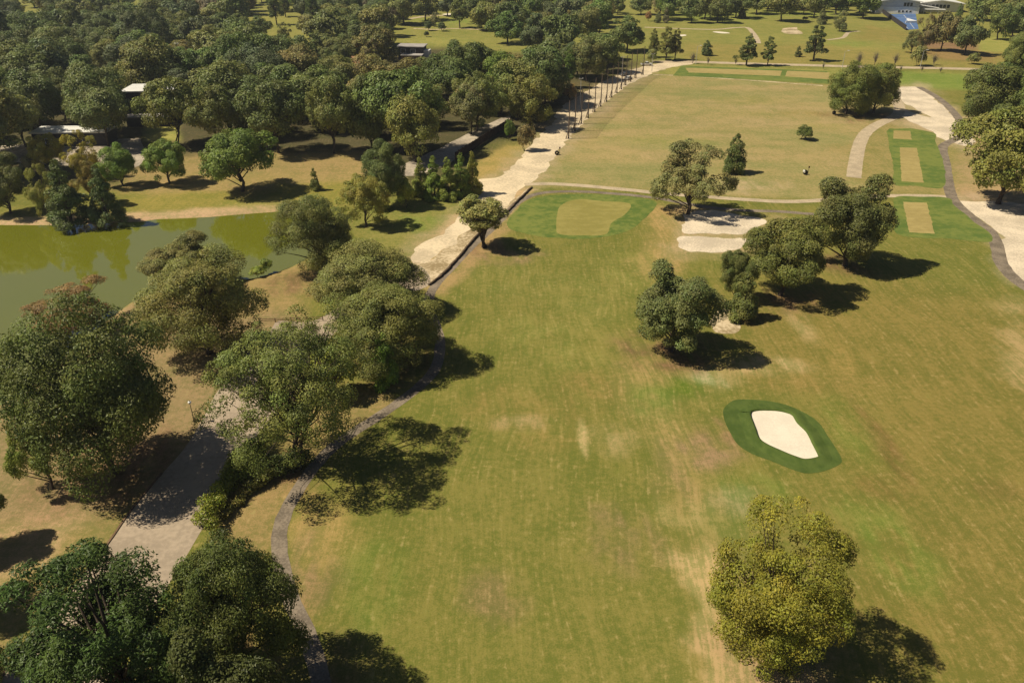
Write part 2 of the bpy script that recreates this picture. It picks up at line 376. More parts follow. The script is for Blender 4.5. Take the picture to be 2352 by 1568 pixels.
# patches
for (u, v, ru, c, rv, am) in [
    (1590, 890, 6.0, (0.120, 0.160, 0.024), 4.5, 0.95), (1650, 1000, 4.0, (0.235, 0.165, 0.075), 5.0, 0.8), (1690, 1150, 3.5, (0.30, 0.27, 0.13), 3.0, 0.7), (1540, 1100, 3.0, (0.25, 0.19, 0.08), 6.0, 0.6), (1500, 920, 4.0, GREEN * 1.15, 5, 0.6), (1640, 870, 4.5, (0.36, 0.34, 0.17), 3.0, 0.7), (1660, 1200, 4.5, GREEN, 4, 0.45),
    (1600, 1040, 5, EARTH, 4, 0.9), (1720, 1120, 5, GREEN * 1.2, 3, 0.45), (1560, 1180, 4, (0.34, 0.28, 0.11), 3, 0.5),
    (1250, 760, 9, LIME, 7, 0.55), (1170, 640, 8, LIME * 0.9, 8, 0.5), (1340, 680, 8, LIME * 0.95, 10, 0.5), (1450, 620, 7, LIME, 12, 0.55), (1300, 820, 6, LIME * 1.05, 5, 0.5),
    (1150, 930, 5, BROWN * 1.15, 6, 0.6), (1340, 900, 6, BROWN * 1.1, 7, 0.6), (1250, 1000, 5, BROWN * 1.2, 5, 0.5), (1430, 1230, 5, EARTH * 0.9, 6, 0.5), (1130, 1370, 3.5, EARTH * 0.85, 4, 0.45),
    (1340, 1010, 0.7, STRAW, 4.0, 0.8), (1410, 1010, 3.0, STRAW * 0.9, 4, 0.5), (1190, 970, 4, STRAW * 0.8, 2.0, 0.6), (1770, 840, 6, STRAW * 0.92, 3, 0.75), (1830, 730, 2.0, STRAW * 0.9, 9, 0.5),
    (1930, 830, 2.0, BROWN * 1.25, 9, 0.6), (2020, 1010, 1.6, (0.155, 0.105, 0.035), 10, 0.65), (2040, 1130, 4, (0.185, 0.13, 0.04), 3, 0.5), (2280, 1130, 4, (0.175, 0.135, 0.04), 2.5, 0.5),
    (1950, 980, 3, GREEN * 1.3, 8, 0.35), (2080, 1280, 4, GREEN * 1.35, 6, 0.4), (2000, 1180, 5, GREEN * 1.3, 4, 0.35), (1860, 880, 12, BROWN * 1.1, 3, 0.6), (1690, 560, 4, STRAW, 3, 0.4),
    (1160, 590, 8, EARTH * 0.95, 4, 0.7), (700, 1280, 3, EARTH, 6, 0.5), (840, 1350, 4, GREEN * 1.15, 8, 0.4), (720, 1350, 3.5, EARTH * 0.85, 4, 0.5),
    (1290, 200, 30, BROWN, 20, 0.2), (1950, 340, 9, BROWN * 1.2, 6, 0.25), (1700, 230, 16, LIME, 8, 0.4), (1500, 320, 14, LIME * 1.15, 9, 0.35), (1780, 260, 16, LIME * 0.95, 7, 0.4), (1600, 250, 20, TAN * 1.08, 5, 0.5),
    (1850, 260, 10, BROWN * 1.3, 4, 0.5), (1720, 425, 9, (0.42, 0.32, 0.18), 7, 0.8), (1400, 360, 12, TAN * 1.1, 8, 0.4), (1900, 290, 9, LIME * 1.1, 5, 0.4),
    (1330, 500, 3, LIME * 1.1, 3, 0.0), (600, 470, 10, LIME * 1.1, 4, 0.5), (970, 510, 5, GREEN * 1.35, 5, 0.5), (1640, 40, 30, GREEN * 1.4, 30, 0.5), (2000, 110, 20, LIME * 1.2, 8, 0.5), (1950, 100, 12, GREEN * 1.5, 10, 0.5), (1760, 85, 25, LIME * 1.15, 12, 0.5),
    (1820, 30, 40, GREEN * 1.5, 20, 0.4), (1045, 50, 30, GREEN * 1.55, 18, 0.5), (1000, 95, 25, LIME * 1.25, 14, 0.7), (640, 50, 25, LIME * 1.15, 20, 0.7)]:
    blob(u, v, ru, c, rv, am)
# leaf litter and worn soil under crowns
for (u, v, r, am) in [(1540, 812, 7.5, 0.85), (1710, 728, 4, 0.8), (1795, 690, 6.5, 0.8), (1930, 606, 6, 0.75), (1758, 1510, 7, 0.5), (1110, 570, 4, 0.7), (680, 1080, 5, 0.7), (882, 835, 8, 0.8), (250, 1085, 9, 0.8), (122, 1120, 4, 0.5),
                      (560, 1560, 9, 0.8), (330, 1650, 8, 0.8), (690, 655, 6, 0.7), (560, 437, 7, 0.55), (390, 420, 6, 0.5), (283, 425, 5, 0.5), (1975, 268, 12, 0.75), (1580, 490, 5, 0.6), (2290, 470, 9, 0.5), (1685, 395, 4, 0.6), (1845, 320, 3, 0.4)]:
    blob(u, v, r, LITTER if am > 0.6 else EARTH, r * 0.9, am * 0.85, 1.3)

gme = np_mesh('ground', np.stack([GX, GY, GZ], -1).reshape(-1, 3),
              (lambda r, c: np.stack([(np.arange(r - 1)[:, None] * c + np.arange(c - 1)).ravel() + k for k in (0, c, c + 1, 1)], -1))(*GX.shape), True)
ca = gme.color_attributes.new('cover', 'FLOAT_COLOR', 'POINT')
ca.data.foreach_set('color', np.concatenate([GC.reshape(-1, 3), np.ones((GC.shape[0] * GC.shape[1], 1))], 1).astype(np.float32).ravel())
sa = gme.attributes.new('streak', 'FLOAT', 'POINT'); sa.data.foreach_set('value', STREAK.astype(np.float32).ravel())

def ground_material():
    k = N('turf')
    cov = k.attr('cover').outputs['Color']; st = k.attr('streak').outputs['Fac']
    n1 = k.noise(0.022, 4.0, 0.6); n2 = k.noise(0.16, 4.0, 0.6); n3 = k.noise(1.1, 4.0, 0.7); n4 = k.noise(5.0, 2.0, 0.6)
    wn_ = k.n('ShaderNodeTexNoise'); wn_.inputs['Scale'].default_value = 0.021; wn_.inputs['Detail'].default_value = 2.0; k.t.links.new(k.pos(), wn_.inputs['Vector'])
    va = k.n('ShaderNodeVectorMath', operation='MULTIPLY_ADD'); k.t.links.new(wn_.outputs['Color'], va.inputs[0]); va.inputs[1].default_value = (13, 13, 0); k.t.links.new(k.pos(), va.inputs[2]); wp = va.outputs[0]
    s1 = k.noise(1.0, 3.0, 0.6, vec=wp, scl=(1.9, 0.13, 1, 0.03)); s2 = k.noise(1.0, 2.0, 0.5, vec=wp, scl=(0.5, 0.05, 1, -0.02)); s3 = k.noise(1.0, 2.0, 0.5, scl=(0.03, 0.35, 1, 0.05))
    d = lambda x, g: k.math('MULTIPLY', k.math('SUBTRACT', x, 0.5), g)
    f = k.math('ADD', d(n1, 1.3), d(n2, 2.0))
    f = k.math('ADD', f, k.math('ADD', d(n3, 3.4), d(n4, 2.6)))
    ss = k.math('ADD', d(s1, 3.6), d(s2, 2.2))
    f = k.math('ADD', k.math('ADD', f, k.math('MULTIPLY', ss, st)), k.math('MULTIPLY', d(s3, 1.6), k.math('MAXIMUM', k.math('SUBTRACT', 0.55, st), 0.0)))
    f = k.math('ADD', f, 0.5)
    lo = k.mix(1.0, cov, (0.76, 0.85, 0.70), 'MULTIPLY'); hi = k.mix(1.0, cov, (1.30, 1.15, 1.26), 'MULTIPLY')
    col = k.mix(k.ramp(f, -0.25, 1.25), lo, hi)
    # sparse straw flecks and greener clumps
    fl = k.ramp(k.math('ADD', n3, d(s1, 0.8)), 0.60, 0.76)
    col = k.mix(k.math('MULTIPLY', fl, 0.30), col, (0.44, 0.34, 0.15))
    gr = k.ramp(k.math('ADD', n2, d(n3, 0.7)), 0.60, 0.80)
    col = k.mix(k.math('MULTIPLY', gr, 0.30), col, k.mix(1.0, col, (0.55, 0.88, 0.5), 'MULTIPLY'))
    k.bump(n3, 0.35, 0.18)
    return k.fin(col, 0.95, 0.06)
ground = mesh_obj('ground', gme, ground_material())
tag(ground, 'dry olive and tan turf of the golf course and surrounding woodland floor', kind='structure')

# ------------------------------------------------------------------ sheets and ribbons on the ground
def sheet(name, A, z, mat, label=None, parent=None, kind='structure', uvz=None):
    A = np.asarray(A); V = [(float(x), float(y), z) for x, y in A]
    tris = tessellate_polygon([[Vector(p) for p in V]])
    me = bpy.data.meshes.new(name)
    fs = []
    for t in tris:
        a, b, c = (Vector(V[i]) for i in t)
        fs.append(t if (b - a).cross(c - a).z > 0 else (t[0], t[2], t[1]))
    me.from_pydata(V, [], fs); me.update()
    o = mesh_obj(name, me, mat, parent)
    if parent is None: tag(o, label, kind=kind)
    return o

def psheet(name, pts, z, mat, label, wob=0.25, step=1.0, seed=0, parent=None):
    return sheet(name, smooth_poly(px_poly(pts), step=step, wob=wob, seed=seed), z, mat, label, parent)

def ribbon_pts(C, w):
    C = np.asarray(C); T = np.gradient(C, axis=0); T /= np.linalg.norm(T, axis=1)[:, None] + 1e-9
    Nn = np.stack([-T[:, 1], T[:, 0]], -1)
    w = np.asarray(w)[:, None] if np.ndim(w) else w
    return C + Nn * w / 2, C - Nn * w / 2

def ribbon(name, pts, w, z, mat, label, step=1.5, wob=0.12, seed=0):
    C = smooth_poly(px_poly([p[:2] for p in pts]), closed=False, step=step)
    L, R = ribbon_pts(C, w)
    r = np.random.default_rng(seed)
    L = L + r.normal(size=L.shape) * wob * 0.4; R = R + r.normal(size=R.shape) * wob * 0.4
    n = len(C); V = np.concatenate([np.c_[L, np.full(n, z)], np.c_[R, np.full(n, z)]])
    i = np.arange(n - 1); F = np.stack([i + n, i + n + 1, i + 1, i], -1)
    me = np_mesh(name, V, F)
    o = mesh_obj(name, me, mat); tag(o, label, kind='structure')
    return o

def rect_sheet(name, pts, z, mat, label, wob=0.16, seed=1):
    P = [np.array(p) for p in px_poly(pts)]; out = []; r = np.random.default_rng(seed)
    for i in range(len(P)):
        a, b = P[i], P[(i + 1) % len(P)]; m = max(2, int(np.linalg.norm(b - a) / 0.7)); n_ = np.array((-(b - a)[1], (b - a)[0])) / np.linalg.norm(b - a)
        off = np.convolve(r.normal(size=m + 4), np.ones(3) / 3, 'same')[:m] * wob; off[0] = 0
        out += [a + (b - a) * j / m + n_ * off[j] for j in range(m)]
    return sheet(name, np.array(out), z, mat, label)

def crop3(X, Y): return (1561.7 + 0.336 * X, 752.6 + 0.336 * Y)
# water
wk = N('pond_water')
wn1 = wk.noise(0.9, 3.0, 0.5, scl=(1, 2.2, 1)); wn0 = wk.noise(0.03, 3.0)
wk.bump(wn1, 0.035, 0.05)
M['water'] = wk.fin(wk.mix(wn0, (0.138, 0.150, 0.012), (0.165, 0.168, 0.015)), 0.05, 1.0)
wk.b.inputs['IOR'].default_value = 1.9
W0 = smooth_poly(px_poly(POND), step=6.0)
cen = W0.mean(0)
sheet('pond_water', W0 + (W0 - cen) / np.linalg.norm(W0 - cen, axis=1)[:, None] * 1.6, -0.75, M['water'], 'still green pond water on the left edge', kind='structure')

# roads and paths
psheet('gravel_road', [(1575, 141), (1600, 146), (1560, 152), (1512, 163), (1500, 168), (1450, 192), (1400, 226), (1345, 274), (1306, 316), (1286, 350), (1256, 388), (1222, 424), (1160, 470), (1095, 512), (1030, 565), (985, 600), (955, 605), (945, 588), (990, 552), (1045, 510),
        (1088, 470), (1092, 452), (1110, 440), (1100, 425), (1103, 412), (1150, 402), (1185, 372), (1228, 325), (1262, 285), (1290, 248), (1340, 215), (1400, 180), (1450, 160), (1500, 148)], 0.012, M['gravel'], 'pale cream gravel road running beside the driving range net', 1.0, 0.8, 3)
psheet('sandy_verge', [(945, 590), (985, 602), (1030, 567), (1100, 512), (1165, 470), (1215, 432), (1165, 487), (1100, 540), (1040, 607), (985, 652), (968, 640), (950, 610)], 0.006, M['gravel_dull'], 'sandy strip with dry grass between the gravel road and the low dark edging', 0.4, 1.0, 4)
psheet('paved_road', [(905, 640), (960, 610), (985, 655), (860, 700), (760, 775), (690, 860), (630, 950), (580, 1015), (535, 1085), (490, 1165), (470, 1205), (400, 1320), (280, 1500), (150, 1680), (-150, 1800), (-120, 1720), (0, 1560), (55, 1487), (150, 1370), (245, 1250), (300, 1172), (370, 1090),
        (440, 1005), (500, 900), (560, 820), (620, 760), (640, 737), (720, 737), (800, 690)], 0.010, M['road'], 'pale paved road curving under the oaks on the left', 0.12, 1.2, 6)
ribbon('cart_path', [(760, 1720), (745, 1600), (722, 1500), (694, 1430), (672, 1385), (652, 1320), (641, 1250), (650, 1190), (690, 1115), (745, 1045), (800, 1000), (870, 955), (950, 898), (1000, 845), (1010, 780), (985, 700), (1000, 655), (1040, 612), (1085, 565), (1120, 535), (1150, 505), (1190, 465), (1240, 444), (1320, 440), (1400, 444), (1500, 454), (1600, 472), (1690, 482), (1790, 486), (1870, 492)],
       1.95, 0.016, M['asphalt'], 'narrow dark asphalt cart path curving along the left of the fairway')
ribbon('cart_path', [(1205, 424), (1260, 422), (1330, 426), (1420, 434), (1520, 444), (1620, 452), (1720, 459), (1800, 463), (1870, 461), (1960, 454), (2040, 450), (2120, 450), (2185, 453)], 2.6, 0.020, M['path_light'], 'pale concrete cart path crossing behind the putting green')
ribbon('cart_path', [(1961, 408), (1966, 370), (1975, 330), (1990, 304), (2020, 284), (2058, 266), (2066, 250), (2060, 232), (2048, 214)], 4.2, 0.020, M['path_light'], 'wide pale concrete cart path curving up to the shade trees')
ribbon('cart_path', [(2110, 200), (2150, 222), (2185, 252), (2210, 285), (2222, 306), (2190, 322), (2166, 338), (2172, 380), (2180, 430), (2192, 462), (2230, 498), (2272, 530), (2290, 565), (2300, 605), (2330, 640), (2370, 668), (2440, 705)], 3.0, 0.022, M['asphalt'], 'dark asphalt cart path winding down the right edge')
ribbon('far_road', [(1500, 143), (1570, 142), (1700, 146), (1850, 150), (2000, 154), (2160, 157), (2300, 161), (2500, 166)], 6.0, 0.018, M['path_light'], 'pale straight road across the far end of the driving range')
ribbon('gravel_strip', [(1500, 172), (1560, 174), (1700, 183), (1890, 197)], 1.6, 0.010, M['gravel_dull'], 'thin sandy strip along the near side of the long tee')
psheet('sand_ground', [(2050, 207), (2085, 199), (2118, 203), (2150, 224), (2180, 252), (2206, 288), (2230, 312), (2218, 335), (2190, 330), (2160, 318), (2135, 302), (2080, 272), (2064, 268), (2070, 250), (2098, 262), (2140, 268), (2105, 250), (2075, 235), (2056, 225)], 0.008, M['sand'], 'bare white sand around the path below the shade trees on the right', 1.3, 1.0, 7)
psheet('sand_ground', [(2196, 462), (2260, 462), (2352, 468), (2480, 480), (2480, 720), (2352, 652), (2318, 622), (2304, 585), (2296, 545), (2268, 516), (2226, 488)], 0.008, M['sand'], 'bare white sand at the right edge beside the dark cart path', 1.1, 0.8, 8)
psheet('sand_bunker', [(1564, 520), (1585, 490), (1640, 484), (1700, 494), (1765, 508), (1740, 526), (1700, 538), (1620, 537), (1566, 533)], 0.010, M['sand'], 'upper of two flat white sand patches under the ragged tree', 0.6, 0.5, 9)
psheet('sand_bunker', [(1563, 545), (1620, 543), (1720, 549), (1705, 566), (1680, 576), (1620, 579), (1568, 572)], 0.010, M['sand'], 'lower of two flat white sand patches beside the dark oaks', 0.6, 0.5, 10)
psheet('sand_patch', [(1645, 720), (1662, 705), (1680, 722), (1700, 752), (1688, 764), (1656, 766), (1636, 745)], 0.010, M['gravel_dull'], 'small worn sand patch between the round oak and the small cedar', 0.5, 0.6, 11)
psheet('yard', [(-200, 345), (0, 335), (90, 330), (300, 318), (325, 325), (330, 370), (280, 385), (100, 378), (0, 372), (-200, 385)], 0.010, M['yard'], 'grey gravel yard behind the pond trees', 0.8, 2.0, 12)
psheet('yard', [(900, 395), (940, 370), (1010, 340), (1120, 285), (1160, 268), (1170, 275), (1060, 345), (1040, 372), (950, 405)], 0.010, M['yard'], 'grey gravel yard behind the dark timber fence', 0.8, 2.0, 13)
# greens, tees, bunkers
psheet('green_surround', [(1166, 518), (1182, 486), (1220, 458), (1290, 447), (1400, 448), (1505, 463), (1480, 502), (1435, 534), (1350, 548), (1270, 546), (1200, 535)], 0.024, M['collar'], 'bright green surround of the putting green', 0.25, 0.8, 14)
psheet('putting_green', [(1279, 500), (1284, 478), (1305, 463), (1335, 458), (1385, 462), (1446, 468), (1436, 492), (1405, 512), (1392, 538), (1340, 541), (1284, 538), (1277, 522)], 0.030, M['putting'], 'tan coloured putting green in the middle of its green surround', 0.08, 0.8, 15)
psheet('bunker_surround', [crop3(*p) for p in [(298, 560), (340, 510), (400, 490), (560, 495), (720, 525), (860, 585), (950, 650), (1010, 740), (1070, 830), (1105, 890), (1095, 930), (1000, 975), (880, 995), (780, 975), (620, 910), (480, 855), (390, 790), (330, 690), (302, 620)]],
       0.024, M['collar_dark'], 'dark green turf ring around the white bunker', 0.05, 0.5, 16)
BK = [crop3(*p) for p in [(482, 590), (500, 572), (560, 565), (660, 568), (730, 582), (770, 600), (800, 650), (865, 715), (900, 780), (943, 865), (940, 890), (860, 905), (800, 890), (700, 850), (600, 805), (545, 765), (520, 700), (495, 640)]]
A = smooth_poly(px_poly(BK), step=0.35, wob=0.03, seed=17); c0 = A.mean(0)
rings = [(1.0, 0.10), (0.985, 0.03), (0.93, 0.035), (0.7, 0.045), (0.35, 0.05)]      # turf lip, then a raked floor
V = []; F = []; n = len(A)
for s, z in rings:
    V += [(c0[0] + (p[0] - c0[0]) * s, c0[1] + (p[1] - c0[1]) * s, z) for p in A]
V.append((c0[0], c0[1], 0.05))
sm = bmesh.new(); bv = [sm.verts.new(p) for p in V]
for r in range(1, len(rings) - 1):
    for i in range(n): sm.faces.new((bv[r * n + i], bv[r * n + (i + 1) % n], bv[(r + 1) * n + (i + 1) % n], bv[(r + 1) * n + i]))
r = len(rings) - 1
for i in range(n): sm.faces.new((bv[r * n + i], bv[r * n + (i + 1) % n], bv[-1]))
bmesh.ops.recalc_face_normals(sm, faces=sm.faces)
me = bpy.data.meshes.new('sand_bunker'); sm.to_mesh(me); sm.free()
bo = mesh_obj('sand_bunker', me, M['bunker']); tag(bo, 'oval white sand bunker ringed by dark green turf', kind='structure')
# raised turf lip
C2 = np.vstack([A, A[:1]]); tang = np.gradient(C2, axis=0); tang /= np.linalg.norm(tang, axis=1)[:, None]
outw = np.stack([tang[:, 1], -tang[:, 0]], -1)
if ((C2 + outw) - c0).__pow__(2).sum() < ((C2 - outw) - c0).__pow__(2).sum(): outw = -outw
prof = [(-0.06, 0.02), (0.0, 0.30), (0.3, 0.36), (0.9, 0.20), (1.9, 0.026)]
V = np.concatenate([np.c_[C2 + outw * a, np.full(len(C2), z)] for a, z in prof]); m = len(C2); i = np.arange(m - 1)
F = np.concatenate([np.stack([i + k * m, i + (k + 1) * m, i + (k + 1) * m + 1, i + k * m + 1], -1) for k in range(len(prof) - 1)])
lip = mesh_obj('bunker_lip', np_mesh('bunker_lip', V, F, True), M['collar_dark']); tag(lip, 'raised dark green turf lip around the white bunker', kind='structure')

psheet('tee_surround', [(2039, 299), (2059, 296), (2099, 296), (2146, 307), (2149, 326), (2160, 349), (2168, 376), (2170, 405), (2163, 432), (2100, 427), (2055, 423), (2051, 376), (2044, 345)], 0.024, M['tee_green'], 'green turf around the two upper tee rectangles on the right', 0.25, 0.8, 18)
rect_sheet('tee_box', [(2052, 300), (2091, 301), (2094, 321), (2052, 319)], 0.030, M['tee'], 'small tan tee box at the top of the right hand tees')
rect_sheet('tee_box', [(2066, 339), (2106, 340), (2122, 420), (2071, 417)], 0.030, M['tee'], 'long tan tee box in the middle of the right hand tees')
psheet('tee_surround', [(2054, 454), (2120, 452), (2180, 455), (2194, 474), (2234, 506), (2271, 534), (2281, 549), (2268, 556), (2183, 549), (2068, 541), (2059, 504)], 0.024, M['tee_green'], 'green turf around the nearest tee rectangle on the right', 0.25, 0.8, 19)
rect_sheet('tee_box', [(2074, 464), (2129, 466), (2147, 537), (2088, 534)], 0.030, M['tee'], 'nearest tan tee box on the right')
rect_sheet('tee_surround', [(1546, 174), (1565, 151), (1900, 164), (1905, 193), (1700, 182)], 0.024, M['tee_green'], 'green border of the long far tee of the driving range')
rect_sheet('tee_box', [(1574, 156), (1796, 163), (1792, 175), (1582, 167)], 0.030, M['tee'], 'left half of the long tan range tee')
rect_sheet('tee_box', [(1808, 163), (1905, 167), (1905, 183), (1803, 176)], 0.030, M['tee'], 'right half of the long tan range tee beside the shade trees')
psheet('sand_bunker', [(1548, 84), (1552, 81), (1573, 80), (1577, 82), (1565, 84)], 0.03, M['bunker'], 'small white bunker by the far pines', 0.2, 1, 20)
psheet('sand_bunker', [(1637, 74), (1650, 73), (1672, 75), (1675, 77), (1655, 77)], 0.03, M['bunker'], 'white bunker on the far course left of the winding path', 0.2, 1, 21)
psheet('sand_bunker', [(1800, 66), (1828, 63), (1832, 70), (1845, 78), (1815, 79), (1795, 74)], 0.02, M['gravel_dull'], 'dull sandy bunker on the far course left of the leaning tree', 0.6, 1.5, 22)
ribbon('cart_path', [(1480, 63), (1560, 66), (1640, 68), (1690, 64), (1716, 64), (1728, 74), (1738, 88), (1742, 100)], 3.0, 0.02, M['path_light'], 'pale cart path winding across the far fairway')
ribbon('cart_path', [(1900, 92), (1935, 87), (1945, 78), (1952, 74), (1975, 72)], 2.6, 0.02, M['path_light'], 'short pale path bending on the far fairway near the blue courts')
ribbon('cart_path', [(940, 44), (975, 38), (1010, 36), (1040, 38), (1070, 36), (1110, 38)], 4.0, 0.02, M['path_light'], 'pale path crossing the far left fairway')
ribbon('cart_path', [(950, 66), (1000, 68), (1050, 66), (1130, 70)], 3.0, 0.02, M['gravel_dull'], 'thin sandy track on the far left fairway behind the clipped round trees')
psheet('sand_bunker', [(1016, 33), (1035, 31), (1045, 34), (1025, 35)], 0.03, M['bunker'], 'pale bunker on the far left fairway', 0.2, 1, 23)

# ------------------------------------------------------------------ trees: each is an Empty with a trunk (and limbs) and a crown of leaf-sized faces
def unit(a): return a / (np.linalg.norm(a, axis=-1, keepdims=True) + 1e-9)

def tube(V, F, pts, radii, sides=6):
    base = len(V); pts = [np.asarray(p, float) for p in pts]
    for i, (p, r) in enumerate(zip(pts, radii)):
        d = unit(pts[min(i + 1, len(pts) - 1)] - pts[max(i - 1, 0)])
        a = unit(np.cross(d, (0.31, 0.77, 0.2))); b = np.cross(d, a)
        for k in range(sides):
            t = 2 * math.pi * k / sides
            V.append(p + (a * math.cos(t) + b * math.sin(t)) * r)
    for i in range(len(pts) - 1):
        for k in range(sides):
            F.append((base + i * sides + k, base + i * sides + (k + 1) % sides, base + (i + 1) * sides + (k + 1) % sides, base + (i + 1) * sides + k))

def build_tree(seed, W=14.0, H=16.0, cb=0.25, clumps=70, leaves=14000, leaf=0.30, rc=(0.10, 0.19), shape='round', bump=0.20, gaps=0.12, flat=0.8, thin=0.62, stems=1, lean=0.0, spread=0.55, limbs=12, inner=0.25, tr=0.022, branchy=0, lo=-0.55, lobes=0):
    r = np.random.default_rng(seed)
    z0, rx = H * (cb + 0.43 * (1 - cb)), W / 2; rz, rzl = H - z0, z0 - H * cb
    lob = unit(r.normal(size=(11, 3))); lamp = r.uniform(-1, 1, 11) * bump * 1.5
    def env(d):
        b = np.clip(1 + (np.exp(7 * (d @ lob.T - 1)) * lamp).sum(-1), 0.72, 1.2)
        if shape == 'round':
            hr = np.hypot(d[:, 0], d[:, 1])
            rr = np.where(d[:, 2] >= 0, 1 / ((hr / rx) ** 2.2 + (np.abs(d[:, 2]) / rz) ** 2.2) ** (1 / 2.2), 1 / ((hr / rx) ** 2.3 + (np.abs(d[:, 2]) / max(rzl, 0.1)) ** 2.3) ** (1 / 2.3))
        return rr * b
    if shape in ('cone', 'column'):
        t = r.random(clumps) ** (0.8 if shape == 'column' else 0.62)          # 0 top .. 1 bottom
        prof = np.sqrt(t) if shape == 'column' else t ** 0.85
        ph = r.uniform(0, 2 * math.pi, clumps); rad = rx * prof * r.uniform(0.55, 0.92, clumps) * (1 + bump * r.normal(size=clumps) * 0.5)
        C = np.stack([np.cos(ph) * rad, np.sin(ph) * rad, H * (1 - 0.03 - (1 - cb) * t * 0.95)], -1)
        CR = W * r.uniform(*rc, clumps) * (0.55 + 0.6 * t)
        outd = unit(np.stack([np.cos(ph), np.sin(ph), np.full(clumps, 0.35)], -1))
    elif shape == 'vase':
        d = unit(r.normal(size=(clumps, 3)) + np.array((0, 0, 0.45))); d[:, 2] = np.where(d[:, 2] < lo, -d[:, 2], d[:, 2])
        shape = 'round'; tt = np.where(r.random(clumps) < inner, r.uniform(0.3, 0.7, clumps), r.uniform(0.75, 1.0, clumps))
        CR = W * r.uniform(*rc, clumps); C = d * np.maximum(env(d) * tt - CR * 0.6, 0.2)[:, None]
        C[:, 2] += z0; k = np.clip((C[:, 2] - H * cb) / (H * (1 - cb)), 0, 1); C[:, :2] *= (0.45 + 0.62 * np.sqrt(k))[:, None]; outd = d
    else:
        d = unit(r.normal(size=(clumps * 3, 3))); d = d[d[:, 2] > lo][:clumps]; m = len(d)
        gd = unit(r.normal(size=(5, 3))); keep = ((d @ gd.T).max(-1) < 0.93) | (r.random(m) > gaps * 5); d = d[keep]; m = len(d)
        tt = np.where(r.random(m) < inner, r.uniform(0.25, 0.7, m), r.uniform(0.74, 1.0, m))
        CR = W * r.uniform(*rc, m); C = d * np.maximum(env(d) * tt - CR * 0.7, 0.3)[:, None]; C[:, 2] += z0; outd = d
        if lobes:      # sub-crowns carried by separate limbs: uneven outline with dark clefts between them
            gi = np.arange(lobes); gz = 1 - (gi + 0.5) / lobes * 1.6; ga = gi * 2.399963 + r.uniform(0, 6.28)
            ld = unit(np.stack([np.sqrt(np.maximum(1 - gz ** 2, 0)) * np.cos(ga), np.sqrt(np.maximum(1 - gz ** 2, 0)) * np.sin(ga), gz], -1) + r.normal(size=(lobes, 3)) * 0.16)
            lrad = W * r.uniform(0.15, 0.24, lobes); lc = ld * np.maximum(env(ld) * r.uniform(0.88, 1.06, lobes) - lrad, 0.5)[:, None]; lc[:, 2] += z0
            n2 = int(m * 0.52); li = r.choice(lobes, n2, p=lrad ** 2 / (lrad ** 2).sum())
            dd = unit(r.normal(size=(n2, 3)) + ld[li] * 0.75 + np.array((0, 0, 0.15)))
            C2_ = lc[li] + dd * (np.maximum(lrad[li] - CR[:n2] * 0.6, 0.2) * r.uniform(0.7, 1.0, n2))[:, None] * np.array((1.08, 1.08, 0.86))
            C[:n2] = C2_; outd = outd.copy(); outd[:n2] = unit(dd * 0.7 + ld[li] * 0.5)
            C[n2:, :2] *= 0.88; C[n2:, 2] = z0 + (C[n2:, 2] - z0) * np.where(C[n2:, 2] > z0, 0.86, 1.0)
    C[:, 0] += lean * W * (C[:, 2] / H - 0.4)
    m = len(C)
    # leaves
    dm = np.linalg.norm(C[:, None] - C[None], axis=-1) + np.eye(m) * 1e3
    p = CR ** 2 * ((dm < (CR[:, None] + CR[None]) * 1.35).sum(1) >= 3)      # no tufts hanging free of the crown
    p /= p.sum(); ci = r.choice(m, leaves, p=p)
    dr = unit(r.normal(size=(leaves, 3)) + outd[ci] * 0.55 + np.array((0, 0, 0.35)))
    rad = CR[ci] * (0.45 + 0.6 * r.random(leaves) ** 0.6)
    P = C[ci] + dr * rad[:, None] * np.array((1, 1, flat))
    if flat < 0.6: nrm = unit(dr * 0.4 + r.normal(size=(leaves, 3)) * 0.6 + np.array((0, 0, 0.5)))
    else: nrm = unit(dr * 0.75 + outd[ci] * 0.25 + r.normal(size=(leaves, 3)) * 0.36 + np.array((0, 0, 0.22)))
    tg = unit(np.cross(nrm, r.normal(size=(leaves, 3))))
    if thin < 0.3: tg = unit(dr + r.normal(size=(leaves, 3)) * 0.5)
    bt = unit(np.cross(nrm, tg)); s = leaf * r.uniform(0.6, 1.35, leaves)[:, None]
    fold = nrm * s * 0.16
    V = np.stack([P - tg * s + fold, P - bt * s * thin - fold, P + tg * s + fold, P + bt * s * thin - fold], 1).reshape(-1, 3)
    kz = H / np.percentile(V[:, 2], 99.9); kr = (W / 2) / np.percentile(np.hypot(V[:, 0], V[:, 1]), 99.6)
    V *= np.array((kr, kr, kz)); C = C * np.array((kr, kr, kz))
    V[:, 2] = np.maximum(V[:, 2], 0.05)
    cme = np_mesh('crown', V, np.arange(leaves * 4).reshape(-1, 4))
    ctint = r.uniform(0.80, 1.22, m); cw = r.random(m)
    a = cme.attributes.new('tint', 'FLOAT', 'FACE'); a.data.foreach_set('value', (ctint[ci] * r.uniform(0.72, 1.28, leaves)).astype(np.float32))
    a = cme.attributes.new('warm', 'FLOAT', 'FACE'); a.data.foreach_set('value', np.clip(cw[ci] * 0.6 + r.random(leaves) * 0.4, 0, 1).astype(np.float32))
    cme.materials.append(M['leaf'])
    # trunk and limbs
    TV, TF = [], []; R0 = H * tr
